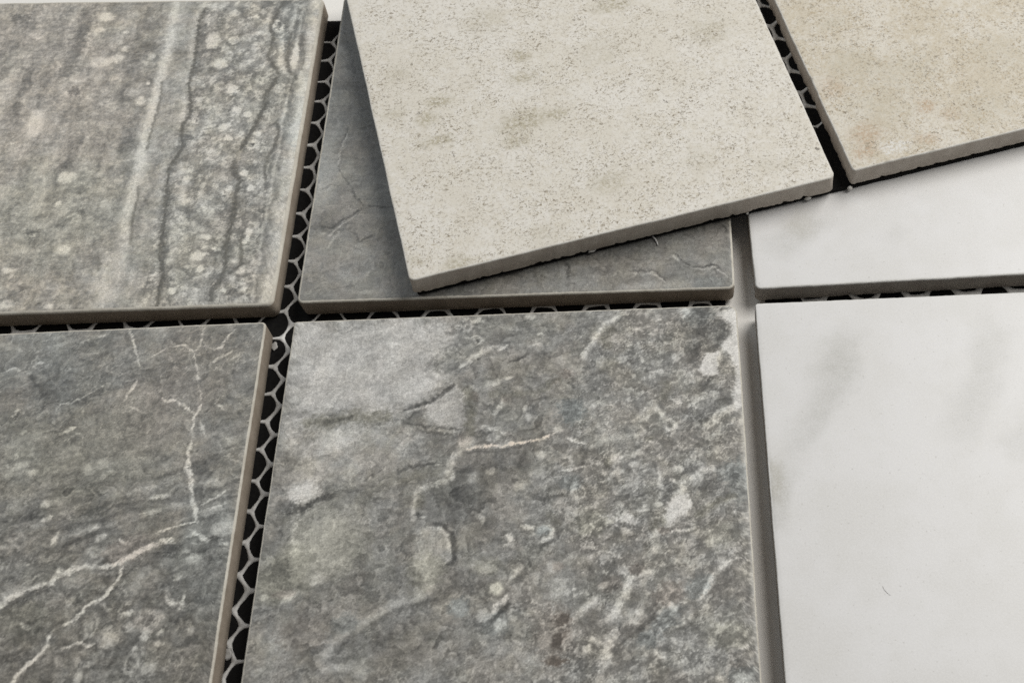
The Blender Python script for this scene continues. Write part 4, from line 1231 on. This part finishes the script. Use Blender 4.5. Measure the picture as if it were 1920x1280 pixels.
def sided_outline(x0, y0, x1, y1, r, nx, ny):
    # the same outline with nx / ny points on each side, from the middle of one corner arc to the next
    d = rounded_outline(x0, y0, x1, y1, r, 0.2)
    rl = r if isinstance(r, (list, tuple)) else [r] * 4
    k = 1 - math.sqrt(.5)
    cor = [(x0 + rl[0] * k, y0 + rl[0] * k), (x1 - rl[1] * k, y0 + rl[1] * k), (x1 - rl[2] * k, y1 - rl[2] * k), (x0 + rl[3] * k, y1 - rl[3] * k)]
    ids = [min(range(len(d)), key=lambda i: (d[i][0] - c[0]) ** 2 + (d[i][1] - c[1]) ** 2) for c in cor]
    out = []
    for q in range(4):
        a, b = ids[q], ids[(q + 1) % 4]
        path = [d[i % len(d)] for i in range(a, b + 1 if b > a else b + 1 + len(d))]
        pa = np.array(path); seg = np.hypot(*np.diff(pa, axis=0).T); cum = np.concatenate([[0], np.cumsum(seg)])
        n = nx if q % 2 == 0 else ny
        t = np.linspace(0, cum[-1], n + 1)[:-1]
        out += list(zip(np.interp(t, cum, pa[:, 0]), np.interp(t, cum, pa[:, 1])))
    return out

def make_tile(key, x0, y0, x1, y1, t, mats, parent, loc, rz, r=1.5, bevel=0.4, seed=1, rough=0.05, ragged=0.0, draft=0.0, chips=0.0, cell=None):
    if cell:
        nx, ny = int((x1 - x0) / cell), int((y1 - y0) / cell)
        pts = sided_outline(x0, y0, x1, y1, r, nx, ny)
    else:
        pts = rounded_outline(x0, y0, x1, y1, r)
    N = len(pts)
    nor = []
    for i in range(N):
        a, b = Vector(pts[i - 1]), Vector(pts[(i + 1) % N])
        d = (b - a).normalized()
        nor.append(Vector((d.y, -d.x)))
    rings = [(0.30 + draft, 0.0, 0), (0.06 + draft * .9, 0.30, 0), (draft * .5, t * 0.5, 0), (0.0, t - bevel * 1.0, 1),
             (bevel * 0.16, t - bevel * 0.42, 1), (bevel * 0.5, t - bevel * 0.13, 1), (bevel, t, 2), (None, t + 0.004, 2)]
    verts, faces, mi = [], [], []
    for k, (ins, z, m) in enumerate(rings):
        for i, p in enumerate(pts):
            if ins is None:
                v = verts[(k - 1) * N + i]
                verts.append((((x0 + x1) / 2 + (v[0] / MM - (x0 + x1) / 2) * .985) * MM, ((y0 + y1) / 2 + (v[1] / MM - (y0 + y1) / 2) * .985) * MM, z * MM))
                continue
            w = n1(p[0] * 0.9, p[1] * 0.9, seed + k * 0.15) * rough + n1(p[0] * 0.12, p[1] * 0.12, seed + 5) * rough * 1.6
            zz = z
            if k <= 1 and ragged:
                rg = n1(p[0] * 0.55, p[1] * 0.55, seed + 9) * ragged + n1(p[0] * 1.7, p[1] * 1.7, seed + 11) * ragged * 0.5
                w += rg * 0.7
                zz = z + abs(rg) * 0.8
            if 3 <= k <= 5 and chips:
                c = max(0.0, n1(p[0] * 0.35, p[1] * 0.35, seed + 21) - 0.25) * chips
                w -= c
                zz -= c * 0.8 if k > 3 else c * 1.3
            if k == 6:
                w = w * 1.0 - abs(n1(p[0] * 1.3, p[1] * 1.3, seed + 3)) * bevel * 0.35
            q = Vector(p) + nor[i] * (w - ins)
            verts.append((q.x * MM, q.y * MM, zz * MM))
        if k:
            for i in range(N):
                j = (i + 1) % N
                faces.append(((k - 1) * N + i, (k - 1) * N + j, k * N + j, k * N + i))
                mi.append(1 if k <= 3 else (2 if k <= 6 else 0))
    cx, cy = (x0 + x1) / 2, (y0 + y1) / 2
    if cell:
        # fine top face: a few rings that turn the outline into a rectangle, then a grid
        K0 = (len(rings) - 1) * N
        o = np.array(verts[K0:K0 + N])[:, :2] / MM
        I = 3.0
        gx = np.linspace(x0 + I, x1 - I, nx + 1); gy = np.linspace(y0 + I, y1 - I, ny + 1)
        border = np.array([(v, gy[0]) for v in gx[:-1]] + [(gx[-1], v) for v in gy[:-1]] + [(v, gy[-1]) for v in gx[:0:-1]] + [(gx[0], v) for v in gy[:0:-1]])
        prev = list(range(K0, K0 + N))
        S = 7
        for q in range(1, S):
            p = o + (border - o) * q / S
            st = len(verts)
            verts += [(a * MM, b * MM, (t + 0.004) * MM) for a, b in p]
            cur = list(range(st, st + N))
            for i in range(N):
                j = (i + 1) % N
                faces.append((prev[i], prev[j], cur[j], cur[i])); mi.append(0)
            prev = cur
        st = len(verts)
        YY, XX = np.meshgrid(gy, gx, indexing='ij')
        verts += [(a * MM, b * MM, (t + 0.004) * MM) for a, b in zip(XX.ravel(), YY.ravel())]
        gi = lambda i, j: st + j * (nx + 1) + i
        bid = [gi(i, 0) for i in range(nx)] + [gi(nx, j) for j in range(ny)] + [gi(i, ny) for i in range(nx, 0, -1)] + [gi(0, j) for j in range(ny, 0, -1)]
        for i in range(N):
            j = (i + 1) % N
            faces.append((prev[i], prev[j], bid[j], bid[i])); mi.append(0)
        for j in range(ny):
            for i in range(nx):
                faces.append((gi(i, j), gi(i + 1, j), gi(i + 1, j + 1), gi(i, j + 1)))
        mi += [0] * (nx * ny)
    for zz, k0, m, flip in (((0.05, 0, 1, True),) if cell else ((t + 0.004, len(rings) - 1, 0, False), (0.05, 0, 1, True))):
        prev = list(range(k0 * N, (k0 + 1) * N))
        for f in (0.66, 0.33):
            cur = []
            for i in range(N):
                v = verts[k0 * N + i]
                cur.append(len(verts))
                verts.append(((cx + (v[0] / MM - cx) * f) * MM, (cy + (v[1] / MM - cy) * f) * MM, zz * MM))
            for i in range(N):
                j = (i + 1) % N
                q = (prev[i], prev[j], cur[j], cur[i])
                faces.append(tuple(reversed(q)) if flip else q); mi.append(m)
            prev = cur
        verts.append((cx * MM, cy * MM, zz * MM))
        for i in range(N):
            q = (prev[i], prev[(i + 1) % N], len(verts) - 1)
            faces.append(tuple(reversed(q)) if flip else q); mi.append(m)
    me = bpy.data.meshes.new('tile')
    me.from_pydata(verts, [], faces)
    me.polygons.foreach_set('material_index', mi)
    me.polygons.foreach_set('use_smooth', [True] * len(faces))
    me.update()
    if cell:
        va = np.array(verts)[:, :2] / MM
        at = me.attributes.new('stone', 'FLOAT_COLOR', 'POINT')
        at.data.foreach_set('color', paint_stone(key, va[:, 0].copy(), va[:, 1].copy()).astype(np.float32).ravel())
    o = link('tile', me, mats, parent)
    o.location = (loc[0] * MM, loc[1] * MM, loc[2] * MM)
    o.rotation_euler = (0, 0, rz)
    return o

def make_board(parent, x0, y0, x1, y1, z0, z1, seed, name='backing_board'):
    pts = rounded_outline(x0, y0, x1, y1, 0.3, 1.5)
    N = len(pts)
    verts, faces = [], []
    for k, z in enumerate((z0, z0 + 0.1, z1 - 0.1, z1)):
        for p in pts:
            ins = 0.08 if k in (0, 3) else 0.0
            w = n1(p[0] * 0.4, p[1] * 0.4, seed) * 0.18
            cx, cy = (x0 + x1) / 2, (y0 + y1) / 2
            d = Vector((p[0] - cx, p[1] - cy)).normalized()
            verts.append(((p[0] + d.x * (w - ins)) * MM, (p[1] + d.y * (w - ins)) * MM, z * MM))
        if k:
            for i in range(N):
                j = (i + 1) % N
                faces.append(((k - 1) * N + i, (k - 1) * N + j, k * N + j, k * N + i))
    faces.append(tuple(range(3 * N, 4 * N)))
    faces.append(tuple(reversed(range(N))))
    me = bpy.data.meshes.new(name)
    me.from_pydata(verts, [], faces)
    return link(name, me, [M['board']], parent)

def make_netting(parent, x0, y0, x1, y1, z0, z1, vx, vy, pitch, rot, seed, lo=0.80, hi=0.90, name='fibre_mesh'):
    """honeycomb netting; (vx,vy) is one right-hand vertex of a zigzag column that runs along y; cut to the rectangle"""
    s = pitch / math.sqrt(3)
    per = 3 * s
    c, sn = math.cos(rot), math.sin(rot)
    verts, faces = [], []
    idx = {}
    def jit(x, y):
        return (x + n1(x * 0.21, y * 0.21, seed) * 0.55, y + n1(x * 0.21, y * 0.21, seed + 3) * 0.55)
    def world(x, y):
        x, y = jit(x, y)
        return (vx + c * x - sn * y, vy + sn * x + c * y)
    K = 18
    R = max(x1 - x0, y1 - y0) * 1.5
    ni = int(R / (1.5 * s)) + 2
    nj = int(R / pitch) + 2
    bm = bmesh.new()
    for i in range(-ni, ni):
        for j in range(-nj, nj):
            hx = 0.5 * s + 1.5 * s * i
            hy = pitch * (j + (0.5 if i % 2 else 0.0)) + pitch / 2
            wx, wy = vx + c * hx - sn * hy, vy + sn * hx + c * hy
            if not (x0 < wx < x1 and y0 < wy < y1):
                continue
            fill = lo + (hi - lo) * (0.5 + 0.5 * n1(hx * 0.3, hy * 0.3, seed + 6))
            outer, inner = [], []
            for q in range(K):
                a = 2 * math.pi * q / K
                # hexagon boundary with corners at 0,60,...
                aa = (a % (math.pi / 3)) - math.pi / 6
                rh = s * math.cos(math.pi / 6) / math.cos(aa)
                rr = s * fill * (0.50 + 0.50 * (rh / s))
                rr = rr * (1.0 - 0.05 * n1(hx + math.cos(a) * 2, hy + math.sin(a) * 2, seed + 8))
                outer.append(world(hx + rh * math.cos(a), hy + rh * math.sin(a)))
                inner.append(world(hx + min(rr, rh * 0.965) * math.cos(a), hy + min(rr, rh * 0.965) * math.sin(a)))
            zt = lambda P: z1 - 0.05 * (0.5 + n1(P[0] * .5, P[1] * .5, 4))
            vo_t = [bm.verts.new((P[0] * MM, P[1] * MM, zt(P) * MM)) for P in outer]
            vi_t = [bm.verts.new((P[0] * MM, P[1] * MM, (z0 + z1) / 2 * MM)) for P in inner]
            vi_b = [bm.verts.new((P[0] * MM, P[1] * MM, z0 * MM)) for P in inner]
            for q in range(K):
                r = (q + 1) % K
                bm.faces.new((vo_t[q], vo_t[r], vi_t[r], vi_t[q])).smooth = True
                bm.faces.new((vi_t[q], vi_t[r], vi_b[r], vi_b[q])).smooth = True
    bmesh.ops.remove_doubles(bm, verts=bm.verts, dist=0.01 * MM)
    bmesh.ops.recalc_face_normals(bm, faces=bm.faces)
    me = bpy.data.meshes.new(name)
    bm.to_mesh(me); bm.free()
    return link(name, me, [M['mesh']], parent)

def make_lump(name, parent, loc, size, mat, seed):
    bm = bmesh.new()
    bmesh.ops.create_icosphere(bm, subdivisions=3, radius=1.0)
    for v in bm.verts:
        f = 1 + 0.35 * mn.noise(v.co * 1.6 + Vector((seed, 0, 0))) + 0.15 * mn.noise(v.co * 4 + Vector((seed, 3, 0)))
        v.co = Vector((v.co.x * size[0], v.co.y * size[1], v.co.z * size[2])) * f * MM
    for f in bm.faces:
        f.smooth = True
    me = bpy.data.meshes.new(name)
    bm.to_mesh(me); bm.free()
    o = link(name, me, [mat], parent)
    o.location = Vector(loc) * MM
    return o

def make_fibre(name, parent, pts, rad, mat):
    bm = bmesh.new()
    K = 6
    prev = None
    for i, p in enumerate(pts):
        p = Vector(p)
        d = (Vector(pts[min(i + 1, len(pts) - 1)]) - Vector(pts[max(i - 1, 0)])).normalized()
        u = d.orthogonal().normalized(); v = d.cross(u)
        r = rad * (0.75 if i in (0, len(pts) - 1) else 1.0)
        ring = [bm.verts.new((p + (u * math.cos(2 * math.pi * k / K) + v * math.sin(2 * math.pi * k / K)) * r) * MM) for k in range(K)]
        if prev:
            for k in range(K):
                bm.faces.new((prev[k], prev[(k + 1) % K], ring[(k + 1) % K], ring[k])).smooth = True
        else:
            bm.faces.new(list(reversed(ring)))
        prev = ring
    bm.faces.new(prev)
    me = bpy.data.meshes.new(name)
    bm.to_mesh(me); bm.free()
    return link(name, me, [mat], parent)

# ------------------------------------------------------------------ the table
bm = bmesh.new()
bmesh.ops.create_cube(bm, size=1.0)
for v in bm.verts:
    v.co = Vector((v.co.x * 1.6 + 0.05, v.co.y * 1.3 + 0.05, (v.co.z - 0.5) * 0.025))
bmesh.ops.bevel(bm, geom=bm.edges[:], offset=0.003, segments=3, affect='EDGES')
me = bpy.data.meshes.new('table_top')
bm.to_mesh(me); bm.free()
table = link('table_top', me, [M['table']])
table['kind'] = 'structure'
table['label'] = 'plain white table top under the tile sheets'

# ------------------------------------------------------------------ grey sheet
TG, WG, DG = 5.416, 97.0, 94.13
sheet = thing('mosaic_sheet', 'grey stone-look mosaic sheet of four large square tiles on black card', 'tile sheet')
gm = lambda k: [M[k], M['body_grey'], M['edge_grey']]
tA = make_tile('A', -WG, 0, 0, DG, TG, gm('A'), sheet, (-24.213, 12.498, BASE), math.radians(-0.262), [1.0, 1.7, 1.5, 1.5], 0.62, 1, draft=0.1, cell=0.25)
tB = make_tile('B', 0, 0, WG, DG, TG, gm('B'), sheet, (-19.183, 12.842, BASE), math.radians(-0.243), [1.5, 1.7, 1.7, 1.5], 0.45, 2, draft=0.1, cell=0.25)
tC = make_tile('C', -WG, -DG, 0, 0, TG, gm('C'), sheet, (-24.997, 8.256, BASE), math.radians(0.452), [1.5, 1.5, 1.1, 1.5], 0.38, 3, cell=0.25)
tD = make_tile('D', 0, -DG, WG, 0, TG, gm('D'), sheet, (-19.050, 7.987, BASE), math.radians(0.033), [1.5, 1.5, 2.2, 0.7], 0.30, 4, cell=0.25)
tA['label'] = 'grey tile with dark wavy lines running front to back'
tB['label'] = 'dark grey tile half covered by the cream tile'
tC['label'] = 'grey tile crossed by thin white veins'
tD['label'] = 'clouded grey tile with white patches along its right edge'
make_board(sheet, -121.0, -84.0, 75.75, 104.2, 0.0, 1.0, 1)
make_netting(sheet, -117.0, -80.0, 72.5, 97.0, 1.01, 1.27, -22.05, -30.6, 6.878, math.radians(-0.85), 2)
make_lump('adhesive_blob', sheet, (-24.3, -63.6, 1.25), (1.0, 1.2, 0.25), M['glue'], 3)
make_lump('adhesive_blob', sheet, (-24.6, 5.2, 1.25), (0.7, 1.0, 0.2), M['glue'], 8)

# ------------------------------------------------------------------ white sheet
wsheet = thing('mosaic_sheet', 'white marble-look mosaic sheet of plain pale tiles to the right of the grey one', 'tile sheet')
wm = lambda k: [M[k], M['body_white'], M['edge_white']]
tE = make_tile('E', 0, -97, 97, 0, 5.407, wm('E'), wsheet, (82.098, 8.141, BASE), math.radians(0.307), [0.7, 0.7, 0.7, 0.7], 0.28, 5)
tF = make_tile('F', 0, 0, 97, 97, 5.407, wm('F'), wsheet, (82.464, 12.144, BASE), math.radians(1.13), [1.3, 1.0, 1.0, 1.0], 0.42, 6, rough=0.07, ragged=0.25)
tE['label'] = 'white tile with soft grey streaks in the foreground'
tF['label'] = 'white tile partly under the cream sheet'
make_board(wsheet, 84.9, -86.5, 178.0, 107.0, 0.0, 1.0, 2)
make_netting(wsheet, 93.0, -82.0, 174.0, 103.0, 1.01, 1.27, 106.2, 11.6, 7.06, math.radians(0.6), 5, lo=0.72, hi=0.82)

# ------------------------------------------------------------------ cream sheet lying on the other two
ZB = BASE + TG                       # top of the grey tiles
csheet = thing('mosaic_sheet', 'cream speckled mosaic sheet lying askew on top of the grey and white sheets', 'tile sheet',
               (6.784 * MM, 12.996 * MM, ZB * MM), math.radians(14.585))
cm = lambda k: [M[k], M['body_beige'], M['edge_beige']]
tG = make_tile('G', 0, 0, 99.14, 97, 5.616, cm('G'), csheet, (0, 0, BASE), 0.0, [1.3, 1.5, 1.0, 1.0], 0.34, 7, rough=0.09, ragged=0.65)
tH = make_tile('H', 0, 0, 99.14, 97, 5.616, cm('H'), csheet, (103.74, 0.54, BASE), math.radians(0.03), [0.8, 1.0, 1.0, 1.0], 0.34, 8, rough=0.10, ragged=0.6, chips=0.5)
tG['label'] = 'pale cream tile with fine brown specks'
tH['label'] = 'warmer cream tile with rusty blotches near its corner'
make_board(csheet, 0.5, 0.5, 202.0, 96.5, 0.0, 1.0, 3)
make_netting(csheet, 5.5, 22.5, 198.0, 93.0, 1.01, 1.27, 101.9, 27.6, 6.9, math.pi / 2, 9, lo=0.78, hi=0.86)
make_lump('adhesive_crumb', csheet, (92.7, 0.1, 1.0), (0.9, 0.4, 0.4), M['crumb'], 12)
make_lump('adhesive_crumb', csheet, (103.3, 0.0, 1.05), (0.6, 0.5, 0.5), M['crumb'], 15)
make_lump('adhesive_crumb', csheet, (40.2, 0.2, 1.15), (0.9, 0.35, 0.3), M['crumb'], 19)
make_lump('adhesive_crumb', csheet, (77.5, 0.1, 1.05), (0.3, 0.3, 0.35), M['crumb'], 25)
make_fibre('mesh_thread', csheet, [(54.2, 1.6, 0.6), (54.6, 0.6, 0.55), (55.0, -0.4, 0.4), (55.15, -1.3, 0.25), (55.1, -2.1, 0.2)], 0.20, M['mesh'])

# ------------------------------------------------------------------ lint on the white tile
c, s = math.cos(math.radians(0.307)), math.sin(math.radians(0.307))
hp = [(20.9, -67.7), (21.1, -68.4), (21.6, -69.1), (22.2, -69.7)]
zt = BASE + 5.407 + 0.05
hair = make_fibre('hair', None, [(82.098 + c * x - s * y, 8.141 + s * x + c * y, zt) for x, y in hp], 0.03, M['hair'])
hair['label'] = 'tiny dark lint hair lying on the white foreground tile'
hair['category'] = 'lint hair'
